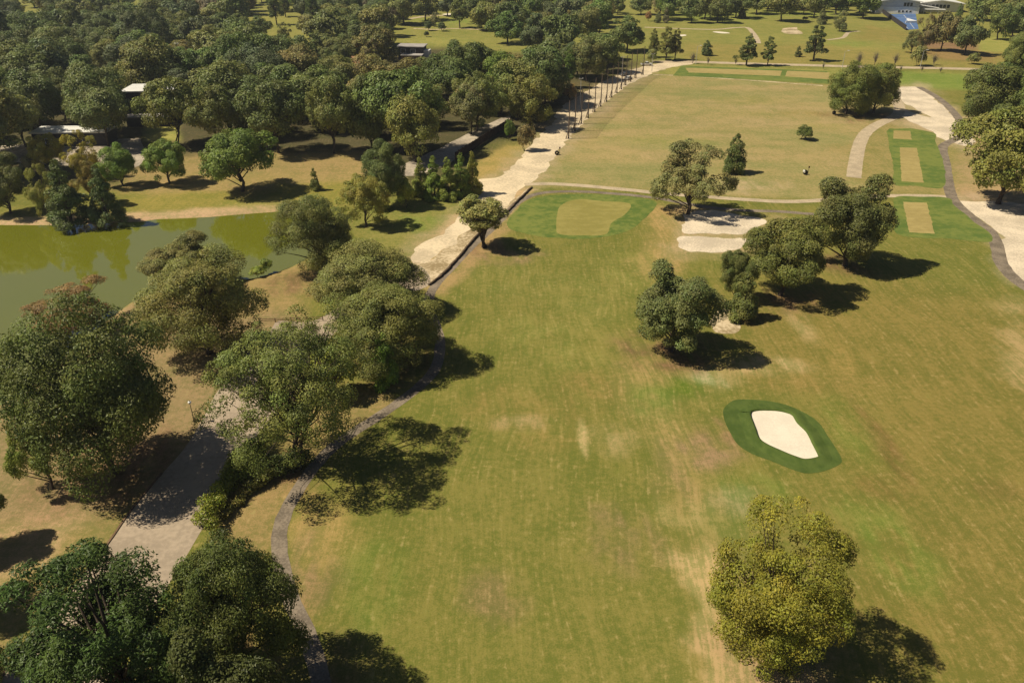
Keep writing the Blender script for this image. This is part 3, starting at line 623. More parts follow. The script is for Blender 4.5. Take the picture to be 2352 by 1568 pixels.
    for sidx in range(stems):
        off = np.zeros(3) if stems == 1 else np.array((r.normal() * R0 * 1.5, r.normal() * R0 * 1.5, 0))
        an = r.uniform(0, 6.28); sp = 0.0 if stems == 1 else W * 0.16
        top = np.array((math.cos(an) * sp + lean * W * 0.3, math.sin(an) * sp, z0 + (rz * 0.5 if shape in ('cone', 'column') else -rz * 0.05)))
        k1 = off + (top - off) * 0.33 + r.normal(size=3) * R0 * 0.8; k2 = off + (top - off) * 0.66 + r.normal(size=3) * R0
        q = 1.0 if stems == 1 else 0.6
        tube(TV, TF, [off + np.array((0, 0, -0.3)), off + np.array((0, 0, H * 0.03)), k1, k2, top], [R0 * 1.5 * q, R0 * 1.05 * q, R0 * 0.85 * q, R0 * 0.6 * q, R0 * 0.22 * q], 7)
        order = r.permutation(np.flatnonzero(p > 0))[:limbs]
        for j in order:
            f = np.clip((C[j, 2] / H - 0.18) * r.uniform(0.45, 0.75) / max(top[2] / H, 0.1), 0.18, 0.92)
            st = off + (top - off) * f; mid = (st + C[j]) / 2 + np.array((0, 0, H * 0.03)) + r.normal(size=3) * R0 * 1.2
            tube(TV, TF, [st, mid, C[j] + outd[j] * CR[j] * 0.3], [R0 * 0.42 * q, R0 * 0.26 * q, R0 * 0.08], 5)
            for b in range(branchy):
                e = C[r.choice(np.flatnonzero(p > 0))]
                if np.linalg.norm(e - mid) < W * 0.33: tube(TV, TF, [mid, (mid + e) / 2 + r.normal(size=3) * R0, e], [R0 * 0.16, R0 * 0.10, R0 * 0.04], 4)
    tme = np_mesh('trunk', np.array(TV), np.array(TF), True)
    return dict(crown=cme, trunk=tme, W=W, H=H, cb=cb)

LIB = {}
for i in range(3):   # the largest oaks nearest the camera
    LIB['big%d' % i] = build_tree(90 + i, 23, 21, 0.07, 260, 62000, 0.165, (0.04, 0.115), bump=0.26, gaps=0.16, limbs=26, lo=-0.9, branchy=1, lobes=13)
for i in range(5):   # broad oaks near and mid distance
    LIB['oak%d' % i] = build_tree(100 + i, 15, 16, 0.07, 190, 42000, 0.165, (0.045, 0.135), bump=0.24, gaps=0.16, limbs=20, lo=-0.9, branchy=1, lobes=10)
for i in range(3):   # domes that sweep to the ground
    LIB['dome%d' % i] = build_tree(110 + i, 15, 14, -0.08, 180, 38000, 0.165, (0.05, 0.135), bump=0.22, gaps=0.12, limbs=14, lo=-0.6, lobes=11)
for i in range(3):   # the same with a clear trunk
    LIB['lawn%d' % i] = build_tree(120 + i, 15, 14, 0.12, 160, 24000, 0.20, (0.05, 0.125), bump=0.22, gaps=0.10, limbs=16, lo=-0.7, lobes=10)
for i in range(3):   # tall trunks at the edge of the wood
    LIB['tall%d' % i] = build_tree(130 + i, 20, 20, 0.24, 115, 13000, 0.34, (0.065, 0.155), bump=0.22, gaps=0.12, limbs=16, lo=-0.8, stems=1 + (i == 1), tr=0.017, lobes=9)
for i in range(3):   # looser, ragged
    LIB['loose%d' % i] = build_tree(150 + i, 15, 15, 0.06, 150, 22000, 0.165, (0.04, 0.11), bump=0.32, gaps=0.2, limbs=24, inner=0.35, branchy=1, tr=0.02, lo=-0.85, lobes=11)
LIB['feathery'] = build_tree(160, 27, 25, 0.22, 270, 46000, 0.16, (0.032, 0.085), bump=0.32, gaps=0.2, flat=0.8, limbs=40, inner=0.4, stems=2, branchy=2, tr=0.019, lo=-0.7, lobes=15)
LIB['yellow'] = build_tree(171, 15, 20, -0.04, 260, 60000, 0.125, (0.05, 0.115), bump=0.13, gaps=0.08, flat=0.9, limbs=70, inner=0.45, branchy=3, tr=0.013, lo=-0.95)
LIB['vase'] = build_tree(180, 10, 13, 0.22, 70, 9000, 0.21, (0.08, 0.15), shape='vase', bump=0.22, limbs=26, branchy=1, tr=0.026, stems=3)
LIB['pine_near'] = build_tree(190, 14, 22, 0.04, 125, 46000, 0.19, (0.07, 0.145), bump=0.22, gaps=0.08, flat=0.75, thin=0.42, limbs=50, inner=0.3, tr=0.02, lo=-0.7, lobes=13)
for i in range(2):
    LIB['pine%d' % i] = build_tree(200 + i, 9, 16, 0.22, 60, 4200, 0.42, (0.09, 0.18), shape='column', bump=0.5, flat=0.55, thin=0.4, limbs=14, tr=0.018)
for i in range(2):
    LIB['cypress%d' % i] = build_tree(210 + i, 7, 15, 0.03, 85, 9000, 0.25, (0.10, 0.2), shape='cone', bump=0.35, flat=0.8, thin=0.45, limbs=6, tr=0.016)
    LIB['cedar%d' % i] = build_tree(220 + i, 5, 8, 0.03, 60, 6000, 0.20, (0.14, 0.25), shape='column', bump=0.4, flat=0.9, thin=0.5, limbs=4, tr=0.016)
for i in range(2):
    LIB['ball%d' % i] = build_tree(230 + i, 8, 8, 0.12, 60, 5200, 0.26, (0.12, 0.2), bump=0.12, gaps=0.04, limbs=9, stems=2, tr=0.03)
    LIB['bush%d' % i] = build_tree(240 + i, 5, 4, 0.0, 45, 4200, 0.17, (0.12, 0.22), bump=0.3, gaps=0.06, limbs=6, stems=2, tr=0.02, lo=-0.2)
for i in range(7):   # wood trees
    LIB['wood%d' % i] = build_tree(260 + i, 20, 20, 0.08, 110, 13000, 0.34, (0.07, 0.165), bump=0.22, gaps=0.08, limbs=8, lo=-0.8, lobes=7 + i % 4)
for i in range(4):   # far trees
    LIB['far%d' % i] = build_tree(280 + i, 18, 18, 0.10, 70, 5600, 0.50, (0.09, 0.18), bump=0.22, gaps=0.12, limbs=6, lo=-0.8, lobes=7)
LIB['bare'] = build_tree(300, 7, 6, 0.15, 40, 420, 0.12, (0.1, 0.2), bump=0.25, limbs=34, stems=3, branchy=2, tr=0.018, thin=0.3)

def top_v(x, y, r, h, cb):
    zc = h * (cb + 0.43 * (1 - cb)); rz = h - zc
    t = np.linspace(0, math.pi, 25)
    return float(np.min(proj(x, y + r * np.cos(t), zc + rz * np.sin(t))[1]))

COUNT = {}
def place(kind, u, v, topv, wpx, col, name, label, cat='tree', group=None, rot=None, bark='bark', hmax=None, W=None, Hm=None):
    L = LIB[kind]; p = at(u, v); h = 15.0
    if Hm is None:
        lo, hi = 1.0, 45.0
        for _ in range(26):
            h = (lo + hi) / 2
            d = proj(p.x, p.y, h * 0.55)[2]; r = wpx * d / FPX / 2
            if top_v(p.x, p.y, r * 0.9, h, L['cb']) > topv: lo = h
            else: hi = h
        Wm = 2 * r
    else: h, Wm = Hm, W
    k = COUNT.get(name, 0); COUNT[name] = k + 1
    rr = random.Random(int(u * 31 + v * 7))
    e = empty(name, p, rr.uniform(0, 6.283) if rot is None else rot)
    tag(e, label, cat, group)
    sx, sz = Wm / L['W'], h / L['H']
    t = bpy.data.objects.new('trunk', L['trunk']); t.scale = (sx, sx, sz)
    if not L['trunk'].materials: L['trunk'].materials.append(M[bark])
    link(t, e)
    c = bpy.data.objects.new('crown', L['crown']); c.scale = (sx, sx, sz)
    j = rr.uniform(0.88, 1.12)
    c.color = (col[0] * j * rr.uniform(0.94, 1.06), col[1] * j, col[2] * j * rr.uniform(0.9, 1.1), 1)
    link(c, e)
    return e

DK = (0.075, 0.088, 0.026)      # dark oak
OL = (0.118, 0.116, 0.036)      # olive oak
GN = (0.095, 0.130, 0.024)      # fresh green
YG = (0.190, 0.180, 0.026)      # yellow green
PN = (0.040, 0.066, 0.014)      # pine
CY_ = (0.062, 0.076, 0.020)     # cypress
RB = (0.150, 0.098, 0.040)      # brown autumn
GY = (0.155, 0.130, 0.075)      # grey brown
YL = (0.190, 0.160, 0.022)      # yellow

T = [
 # kind, base u, v, top v, width px, colour, name, label
 ('pine_near', 312, 1640, 1243, 430, PN, 'pine_tree', 'tall bright green pine with bare forked limbs in the bottom left corner'),
 ('big1', 560, 1570, 1192, 395, (0.052, 0.064, 0.018), 'oak_tree', 'large dark green oak right of the tall pine at the bottom left'),
 ('oak1', 560, 1820, 1450, 380, (0.045, 0.052, 0.016), 'oak_tree', 'dark oak half out of frame below the tall pine'),
 ('big0', 262, 1085, 668, 395, (0.066, 0.076, 0.022), 'oak_tree', 'huge dark green oak on the near pond shore left of the paved road'),
 ('loose0', 122, 1122, 925, 165, (0.115, 0.125, 0.024), 'oak_tree', 'small yellow green tree with a leaning bare trunk on worn ground at the left'),
 ('big2', 482, 812, 552, 330, OL, 'oak_tree', 'broad olive oak standing just beyond the huge dark pond oak'),
 ('oak4', 420, 655, 536, 175, OL, 'oak_tree', 'smaller oak on the pond edge peeping over the broad olive oak'),
 ('loose1', 175, 758, 640, 225, RB, 'oak_tree', 'rusty brown autumn tree at the near pond shore'),
 ('feathery', 680, 1080, 726, 450, (0.112, 0.120, 0.036), 'elm_tree', 'feathery pale green tree with forked trunks between the paved road and the cart path'),
 ('big0', 850, 722, 545, 275, OL, 'oak_tree', 'olive oak in the middle of the three oaks left of the fairway'),
 ('big2', 742, 618, 430, 228, OL, 'oak_tree', 'olive oak nearest the pond of the three oaks left of the fairway'),
 ('big1', 882, 832, 632, 320, (0.098, 0.104, 0.032), 'oak_tree', 'oak nearest the fairway whose dark shadow crosses the cart path bend'),
 ('cedar0', 888, 890, 762, 72, (0.085, 0.130, 0.020), 'cedar_tree', 'narrow bright green cedar against the shaded trunk beside the cart path bend'),
 ('bush0', 765, 905, 795, 130, (0.13, 0.145, 0.03), 'shrub', 'yellow green shrub between the feathery tree and the narrow cedar'),
 ('loose2', 842, 520, 402, 125, (0.165, 0.145, 0.036), 'oak_tree', 'yellowish olive tree behind the oak nearest the pond'),
 ('oak1', 888, 474, 322, 125, DK, 'oak_tree', 'tall dark oak at the left end of the row of young cypresses'),
 ('cypress0', 968, 452, 362, 60, (0.13, 0.135, 0.03), 'cypress_tree', 'first young cypress in the row left of the gravel road'),
 ('cypress1', 998, 456, 358, 64, GN, 'cypress_tree', 'second young cypress in the row left of the gravel road'),
 ('cypress0', 1030, 458, 362, 62, (0.12, 0.135, 0.028), 'cypress_tree', 'third young cypress in the row left of the gravel road'),
 ('cypress1', 1060, 452, 352, 58, GN, 'cypress_tree', 'fourth young cypress in the row left of the gravel road'),
 ('cypress0', 1086, 446, 348, 54, (0.13, 0.135, 0.03), 'cypress_tree', 'last young cypress in the row touching the gravel road'),
 ('bush1', 934, 476, 412, 54, (0.15, 0.165, 0.03), 'shrub', 'soft light green shrub below the row of young cypresses'),
 ('bush0', 880, 484, 462, 40, (0.15, 0.15, 0.035), 'shrub', 'small low shrub left of the soft light green shrub'),
 ('vase', 1112, 569, 446, 128, (0.165, 0.150, 0.050), 'crape_myrtle', 'vase shaped olive tree between the gravel road and the putting green'),
 ('cedar1', 725, 437, 386, 28, (0.11, 0.115, 0.03), 'cedar_tree', 'small slim tree on the golden lawn beyond the pond'),
 ('lawn0', 558, 440, 296, 192, GN, 'oak_tree', 'round bright green tree on the lawn beyond the pond with a long shadow'),
 ('lawn1', 390, 422, 318, 124, GN, 'oak_tree', 'bright green tree in the middle of the lawn trees beyond the pond'),
 ('lawn2', 283, 427, 328, 100, GN, 'oak_tree', 'bright green tree nearest the pond cypresses on the lawn'),
 ('loose1', 200, 410, 300, 90, YL, 'oak_tree', 'golden yellow tree above the pond cypresses'),
 ('loose2', 120, 400, 308, 90, (0.20, 0.165, 0.03), 'oak_tree', 'olive yellow tree beside the white flat roof'),
 ('loose0', 215, 470, 365, 90, (0.165, 0.125, 0.03), 'oak_tree', 'orange tinged tree between the two pond cypresses'),
 ('cypress1', 165, 514, 366, 112, CY_, 'cypress_tree', 'dark dense cypress standing at the water line of the pond'),
 ('cypress0', 250, 510, 380, 90, (0.062, 0.078, 0.024), 'cypress_tree', 'dark cypress right of the one at the water line'),
 ('loose1', 112, 500, 378, 80, (0.15, 0.14, 0.035), 'oak_tree', 'olive tree tucked against the left of the pond cypress'),
 ('oak4', 25, 490, 356, 120, (0.095, 0.098, 0.03), 'oak_tree', 'dark olive tree on the far pond shore at the left edge'),
 ('bush1', 75, 400, 352, 52, GY, 'shrub', 'grey brown shrub in the gravel yard at the left'),
 ('bush0', 612, 622, 594, 34, (0.09, 0.12, 0.02), 'shrub', 'small reedy shrub on the pond edge beside the oak nearest the pond'),
 ('bush1', 592, 634, 612, 44, (0.14, 0.16, 0.03), 'shrub', 'low light green shrub on the pond corner'),
 # right half
 ('loose0', 1580, 492, 326, 208, (0.128, 0.116, 0.044), 'oak_tree', 'ragged grey olive tree standing above the white sand patches'),
 ('cedar0', 1684, 397, 308, 60, CY_, 'cedar_tree', 'narrow dark tree behind the ragged tree'),
 ('ball1', 1845, 321, 287, 43, (0.075, 0.09, 0.026), 'clipped_tree', 'small round dark tree alone on the driving range'),
 ('dome0', 1942, 262, 142, 128, (0.10, 0.11, 0.03), 'oak_tree', 'left oak of the rounded pair shading the path above the tees'),
 ('dome1', 2006, 260, 146, 118, (0.115, 0.115, 0.028), 'oak_tree', 'right oak of the rounded pair shading the path above the tees'),
 ('oak1', 1940, 610, 400, 215, (0.090, 0.098, 0.030), 'oak_tree', 'tall spreading oak left of the nearest tee'),
 ('oak3', 1792, 678, 500, 212, (0.100, 0.104, 0.030), 'oak_tree', 'oak in the middle of the three dark oaks right of the fairway'),
 ('cedar1', 1704, 730, 625, 88, (0.095, 0.098, 0.028), 'cedar_tree', 'small bushy cedar in front of the middle dark oak'),
 ('oak3', 1686, 690, 575, 95, (0.085, 0.095, 0.028), 'oak_tree', 'dark small oak leaning on the left of the middle dark oak'),
 ('oak1', 1540, 806, 606, 232, (0.088, 0.096, 0.034), 'oak_tree', 'rounded dark oak standing nearest the fairway of the three dark oaks'),
 ('yellow', 1756, 1500, 1134, 345, (0.140, 0.136, 0.022), 'gum_tree', 'tall yellow green tree with open branches at the bottom right'),
 ('lawn0', 2292, 468, 250, 265, (0.112, 0.116, 0.030), 'oak_tree', 'broad oak shading the white sand at the right edge'),
 ('dome1', 2280, 290, 145, 190, (0.080, 0.090, 0.028), 'oak_tree', 'dark oak above the sandy path at the right edge'),
 ('oak2', 2365, 330, 140, 150, (0.090, 0.100, 0.028), 'oak_tree', 'oak cut by the right edge behind the broad shading oak'),
 ('oak4', 2400, 500, 290, 160, OL, 'oak_tree', 'oak mostly out of frame right of the broad shading oak'),
 ('oak3', 2330, 190, 72, 90, (0.09, 0.10, 0.028), 'oak_tree', 'dark oak at the right edge beyond the long far road'),
 # out of frame on the left, their foliage and shadows reach in
 ('oak2', -62, 1265, 1105, 185, DK, 'oak_tree', 'dark tree cut by the left edge below the small leaning tree'),
 ('oak1', -150, 1420, 1180, 220, DK, 'oak_tree', 'tree beyond the left edge whose shadow falls on the worn lawn'),
 ('oak0', -60, 1600, 1440, 200, (0.085, 0.105, 0.026), 'oak_tree', 'tree cut by the left edge beside the tall pine'),
 # far course
 ('pine0', 1714, 151, 78, 62, (0.090, 0.100, 0.036), 'pine_tree', 'broader of the two pines along the far road'),
 ('pine1', 1762, 151, 84, 37, (0.090, 0.100, 0.036), 'pine_tree', 'slimmer of the two pines along the far road'),
 ('cedar0', 1622, 128, 92, 30, (0.075, 0.092, 0.034), 'cedar_tree', 'small cone shaped evergreen left of the two road pines'),
 ('pine0', 1868, 140, 54, 66, (0.085, 0.095, 0.034), 'pine_tree', 'tall leaning pine above the far road'),
 ('cedar1', 1832, 131, 106, 20, (0.085, 0.09, 0.034), 'cedar_tree', 'little evergreen at the foot of the tall leaning pine'),
 ('cedar0', 1886, 56, 20, 26, (0.12, 0.11, 0.045), 'cedar_tree', 'slim tree alone in the middle of the far fairway'),
 ('loose1', 1927, 72, 24, 40, (0.15, 0.145, 0.06), 'oak_tree', 'pale round tree in front of the blue courts'),
 ('ball1', 1937, 74, 52, 20, (0.085, 0.095, 0.035), 'shrub', 'dark shrub at the foot of the pale round tree'),
 ('pine1', 1845, 34, -8, 26, (0.15, 0.11, 0.055), 'pine_tree', 'brownish slim tree at the far edge of the fairway'),
 ('ball0', 1849, 47, 38, 14, (0.1, 0.09, 0.04), 'shrub', 'small dark shrub below the brownish slim tree'),
 ('cedar1', 1703, 43, 17, 24, (0.10, 0.10, 0.04), 'cedar_tree', 'small dark tree right of the two big round far oaks'),
 ('far0', 1588, 53, -6, 60, (0.085, 0.095, 0.034), 'oak_tree', 'left of the two big round oaks on the far fairway'),
 ('far1', 1648, 53, -6, 68, (0.085, 0.095, 0.034), 'oak_tree', 'right of the two big round oaks on the far fairway'),
 ('far2', 1440, 118, 36, 100, (0.080, 0.092, 0.030), 'oak_tree', 'big dark oak at the end of the wood above the driving range'),
 ('pine0', 1500, 132, 66, 40, (0.115, 0.115, 0.036), 'pine_tree', 'left of the three pines by the end of the gravel road'),
 ('pine1', 1529, 139, 62, 44, (0.110, 0.112, 0.036), 'pine_tree', 'middle of the three pines by the end of the gravel road'),
 ('pine0', 1550, 138, 66, 42, (0.120, 0.118, 0.036), 'pine_tree', 'right of the three pines by the end of the gravel road'),
 ('bush1', 1495, 143, 112, 30, (0.15, 0.15, 0.055), 'shrub', 'pale drooping shrub behind the white truck'),
 ('far3', 1418, 33, -6, 38, (0.085, 0.10, 0.035), 'oak_tree', 'left far tree at the top in the gap of the wood'),
 ('far0', 1472, 34, -6, 56, (0.085, 0.10, 0.035), 'oak_tree', 'wide far tree at the top beside the brownish one'),
 ('loose2', 1516, 36, -10, 44, GY, 'oak_tree', 'brownish half bare tree at the top of the far fairway'),
 ('ball1', 1489, 49, 25, 16, (0.19, 0.11, 0.05), 'maple_tree', 'small reddish tree on the far fairway'),
 ('cedar0', 1511, 53, 27, 20, (0.10, 0.105, 0.04), 'cedar_tree', 'small green tree beside the reddish one'),
 ('cedar1', 1529, 53, 17, 20, (0.12, 0.10, 0.05), 'cedar_tree', 'small brownish tree with a thin trunk beside the small green one'),
 ('ball0', 984, 71, 48, 22, (0.062, 0.075, 0.026), 'clipped_tree', 'left of two clipped round trees on the far left fairway'),
 ('ball1', 1016, 72, 50, 23, (0.062, 0.075, 0.026), 'clipped_tree', 'right of two clipped round trees on the far left fairway'),
 ('ball0', 980, 85, 72, 13, (0.07, 0.08, 0.03), 'clipped_tree', 'smallest clipped round tree below the pair'),
 ('loose0', 1000, 62, 28, 30, (0.14, 0.13, 0.06), 'oak_tree', 'thin sparse tree behind the clipped pair'),
 ('ball1', 898, 68, 50, 20, (0.065, 0.075, 0.028), 'clipped_tree', 'clipped dark round tree at the edge of the far left fairway'),
 ('far1', 918, 54, -4, 66, (0.085, 0.105, 0.034), 'oak_tree', 'big rounded tree standing into the far left fairway'),
 ('pine1', 1088, 46, -4, 36, (0.085, 0.10, 0.034), 'pine_tree', 'pine at the right end of the far left fairway'),
 ('far2', 598, 86, 36, 62, (0.085, 0.105, 0.034), 'oak_tree', 'round tree alone on the small upper left clearing'),
 ('loose1', 655, 92, 50, 36, (0.13, 0.125, 0.05), 'oak_tree', 'thin tree at the right of the small upper left clearing'),
 ('far3', 712, 90, 32, 58, (0.125, 0.125, 0.045), 'oak_tree', 'olive tree between the two upper left clearings'),
 ('far0', 652, 28, -4, 34, (0.17, 0.17, 0.045), 'oak_tree', 'yellowish tree at the top of the upper left clearing'),
 ('ball0', 631, 37, 20, 12, (0.07, 0.08, 0.03), 'shrub', 'small dark shrub left of the yellowish tree at the top'),
 ('ball1', 1762, 14, -4, 24, (0.085, 0.095, 0.035), 'shrub', 'first round shrub along the top far edge'),
 ('ball0', 1796, 16, -2, 26, (0.085, 0.095, 0.035), 'shrub', 'second round shrub along the top far edge'),
 ('ball1', 1876, 18, -2, 26, (0.085, 0.095, 0.035), 'shrub', 'third round shrub along the top far edge'),
 ('ball0', 1906, 22, 2, 24, (0.075, 0.085, 0.032), 'shrub', 'last round shrub before the white building'),
 ('loose1', 2122, 116, 34, 60, (0.118, 0.098, 0.048), 'oak_tree', 'brownish left tree of the grove below the white building'),
 ('far0', 2160, 118, 26, 74, (0.125, 0.102, 0.046), 'oak_tree', 'rust topped middle tree of the grove below the white building'),
 ('far2', 2215, 126, 24, 92, (0.080, 0.092, 0.034), 'oak_tree', 'dark right tree of the grove below the white building'),
 ('loose0', 2092, 122, 72, 48, (0.11, 0.11, 0.04), 'oak_tree', 'spreading low tree at the left foot of the grove'),
 ('bush0', 2106, 152, 104, 42, (0.14, 0.125, 0.045), 'shrub', 'yellowish shrub by the lamp post on the far road'),
 ('bush1', 2233, 148, 122, 34, (0.14, 0.14, 0.045), 'shrub', 'olive round shrub at the right foot of the grove'),
 ('far1', 2290, 92, 8, 70, (0.085, 0.105, 0.034), 'oak_tree', 'tree right of the grove at the top right'),
 ('far3', 2345, 86, 2, 80, (0.085, 0.105, 0.034), 'oak_tree', 'tree in the top right corner'),
 ('cedar0', 2196, 60, 8, 22, (0.075, 0.095, 0.034), 'cedar_tree', 'small tree in front of the right end of the white building'),
 # front row of the wood
 ('tall0', 250, 336, 198, 155, (0.080, 0.092, 0.028), 'oak_tree', 'dark oak in front of the charcoal building'),
 ('tall1', 405, 332, 178, 160, (0.100, 0.110, 0.030), 'oak_tree', 'tall oak with two bare trunks on the bright lawn patch'),
 ('tall2', 500, 345, 196, 130, (0.100, 0.108, 0.030), 'oak_tree', 'oak right of the one with two bare trunks'),
 ('tall0', 640, 350, 186, 172, (0.078, 0.090, 0.028), 'oak_tree', 'massive dark oak behind the round bright green lawn tree'),
 ('tall2', 768, 352, 180, 135, (0.085, 0.096, 0.029), 'oak_tree', 'dark oak right of the massive dark one'),
 ('wood5', 855, 345, 168, 120, (0.090, 0.100, 0.030), 'oak_tree', 'oak above the tall dark oak of the cypress row'),
 ('wood6', 955, 372, 212, 130, (0.135, 0.135, 0.040), 'oak_tree', 'pale olive oak above the row of young cypresses'),
 ('tall1', 1082, 308, 190, 108, (0.110, 0.105, 0.044), 'oak_tree', 'greyish oak with a dark trunk in the fenced yard'),
 ('wood2', 1218, 296, 174, 120, (0.125, 0.125, 0.036), 'oak_tree', 'light olive oak beside the near end of the net'),
 ('ball1', 1170, 322, 274, 28, (0.075, 0.115, 0.024), 'clipped_tree', 'small round bright tree in front of the dark timber fence'),
 ('bush0', 1205, 346, 284, 50, (0.13, 0.105, 0.045), 'shrub', 'brownish shrub between the dark timber fence and the gravel road'),
 ('ball0', 1308, 232, 192, 34, (0.17, 0.11, 0.045), 'oak_tree', 'small orange brown tree behind the second net pole'),
 ('wood4', 1252, 244, 120, 112, (0.078, 0.090, 0.030), 'oak_tree', 'dark oak of the wood nearest the first net poles'),
 ('wood1', 1348, 186, 86, 98, (0.095, 0.100, 0.032), 'oak_tree', 'olive oak of the wood halfway along the net'),
 ('wood3', 1150, 262, 120, 130, (0.088, 0.118, 0.028), 'oak_tree', 'fresh green oak of the wood left of the light olive oak'),
 ('tall2', 60, 338, 200, 130, (0.088, 0.092, 0.032), 'oak_tree', 'dark oak at the left edge behind the gravel yard'),
 ('wood6', 150, 278, 190, 95, (0.10, 0.10, 0.034), 'oak_tree', 'olive oak between the gravel yard and the charcoal building'),
]
for row in T:
    place(*row[:5], tuple(x * k for x, k in zip(row[5], (1.95, 1.92, 1.75))), *row[6:])

ORD = ['first', 'second', 'third', 'fourth', 'fifth', 'sixth', 'seventh', 'eighth', 'ninth', 'tenth', 'eleventh', 'twelfth', 'thirteenth', 'fourteenth', 'fifteenth', 'sixteenth', 'seventeenth', 'eighteenth', 'nineteenth', 'twentieth']
# bare saplings along the far road
for i, (u, v, tv, w) in enumerate([(1590, 146, 118, 28), (1625, 150, 128, 18), (1970, 152, 116, 30), (2008, 150, 116, 26), (2056, 152, 120, 26), (2145, 150, 122, 30), (1690, 150, 132, 14), (1890, 160, 142, 14), (2068, 164, 150, 14), (2160, 167, 152, 16), (2116, 165, 150, 14)]):
    place('bare', u, v, tv, w, (0.24, 0.21, 0.16), 'bare_tree', 'small bare grey tree along the far road, %s from the left' % ORD[[1590, 1625, 1690, 1890, 1970, 2008, 2056, 2068, 2116, 2145, 2160].index(u)], 'tree', 'bare trees along the far road', bark='bark_pale')

# the wood itself: crowns fill the ground between the hand placed trees
def inpoly(u, v, P):
    c = False
    for i in range(len(P)):
        (x0, y0), (x1, y1) = P[i], P[(i + 1) % len(P)]
        if (y0 > v) != (y1 > v) and u < (x1 - x0) * (v - y0) / (y1 - y0) + x0: c = not c
    return c

WC = [(0.25, 0.215, 0.075), (0.215, 0.165, 0.090), (0.130, 0.150, 0.062), (0.148, 0.178, 0.052), (0.192, 0.212, 0.060), (0.246, 0.242, 0.070), (0.170, 0.226, 0.054)]
WCN = ['yellowish', 'brownish', 'deep green', 'dark green', 'mid green', 'pale olive', 'fresh green']

def fill(poly, where, seed, size=20.0, kinds=('wood',), sep=0.95, tries=9000, hfac=1.0):
    """scatter trees by the place of their crown; poly is where crowns may show"""
    r = random.Random(seed); done = []
    xs = [p[0] for p in poly]; ys = [p[1] for p in poly]
    for _ in range(tries):
        u, v = r.uniform(min(xs), max(xs)), r.uniform(min(ys), max(ys))
        if not inpoly(u, v, poly): continue
        d = size * r.uniform(0.78, 1.25); h = d * r.uniform(0.66, 0.92) * hfac
        p = at(u, v, h * 0.6); x, y = p.x, p.y
        if any((x - a[0]) ** 2 + (y - a[1]) ** 2 < ((d + a[2]) / 2 * sep) ** 2 for a in done): continue
        if any(x0 < u < x1 and y0 < v < y1 for x0, y0, x1, y1 in HOLD): continue
        if float(sdf(np.array([x]), np.array([y]), POND_W)[0]) < 3: continue
        bu, bv, _ = proj(x, y, 0.0)
        done.append((x, y, d, h, u, v, bu, bv))
    done.sort(key=lambda a: -a[7])
    per = max(4, int(math.ceil(len(done) / max(1, round(len(done) / 9)))))
    rows = [sorted(done[i:i + per], key=lambda a: a[6]) for i in range(0, len(done), per)]
    for ri, row in enumerate(rows):
        for ci, (x, y, d, h, u, v, bu, bv) in enumerate(row):
            k = r.choice(kinds); nv = {'wood': 7, 'far': 4, 'pine': 2, 'tall': 3, 'lawn': 3, 'loose': 3}[k]; c = r.choice((0, 1, 2, 2, 3, 3, 3, 4, 4, 4, 5, 5, 5, 6, 6))
            lab = '%s tree, %s from left in %s row %s' % (WCN[c], ORD[ci], ORD[ri], where)
            place('%s%d' % (k, r.randrange(nv)), bu, bv, 0, 0, WC[c], 'broadleaf_tree' if k != 'pine' else 'pine_tree', lab, 'tree', 'trees ' + where, W=d * (0.5 if k == 'pine' else 1), Hm=h)
    return len(done)

HOLD = [(285, 182, 420, 285), (900, 98, 990, 168), (772, 118, 858, 194), (410, 95, 450, 118), (70, 228, 270, 330)]
nA = fill([(-130, 285), (-130, 150), (300, 150), (560, 150), (560, 235), (470, 215), (330, 215), (240, 230), (160, 235), (60, 250)], 'behind the yard at the left', 1, 25, ('wood', 'wood', 'tall', 'lawn'), sep=0.84)
nB = fill([(560, 150), (900, 165), (1010, 165), (1180, 150), (1260, 150), (1220, 200), (1150, 215), (1060, 225), (1000, 235), (900, 240), (780, 215), (640, 215), (560, 230)], 'between the dark oaks and the net', 2, 23, ('wood', 'wood', 'tall', 'lawn'), sep=0.84)
nC = fill([(-130, 150), (-130, 60), (360, 62), (440, 80), (560, 100), (560, 150)], 'in the upper left wood', 3, 24, ('wood', 'wood', 'far', 'loose', 'lawn'), sep=0.88)
nD = fill([(560, 150), (560, 124), (650, 118), (740, 110), (800, 75), (880, 75), (885, 85), (860, 165)], 'left of the flat roofed house', 4, 22, ('wood', 'far', 'lawn', 'pine'))
nE = fill([(985, 165), (1000, 142), (1110, 134), (1180, 126), (1290, 112), (1400, 98), (1405, 130), (1360, 150), (1180, 155)], 'right of the flat roofed house', 5, 21, ('wood', 'far', 'lawn', 'pine'))
nF = fill([(-120, 62), (-120, -14), (540, -14), (540, 5), (450, 25), (385, 58), (360, 62)], 'at the top left', 6, 24, ('far', 'wood', 'far', 'pine'), sep=1.05)
nG = fill([(440, 76), (445, 45), (520, 30), (555, 55), (560, 98)], 'left of the upper clearing', 7, 19, ('far',))
nH = fill([(735, 70), (740, 10), (880, 8), (885, 58), (800, 62)], 'between the two upper left clearings', 8, 21, ('far',))
nI = fill([(545, 6), (545, -16), (1110, -16), (1110, 12), (890, 10), (720, 8)], 'along the top left clearings', 9, 22, ('far', 'pine'))
nJ = fill([(1100, 40), (1110, -14), (1400, -14), (1400, 20), (1330, 60), (1300, 80), (1200, 75), (1130, 60)], 'between the far fairways', 10, 20, ('far', 'far', 'pine'), sep=1.0)
nK = fill([(1530, 2), (1530, -20), (2000, -20), (2000, -2), (1720, 4)], 'beyond the top fairway', 11, 20, ('far',))
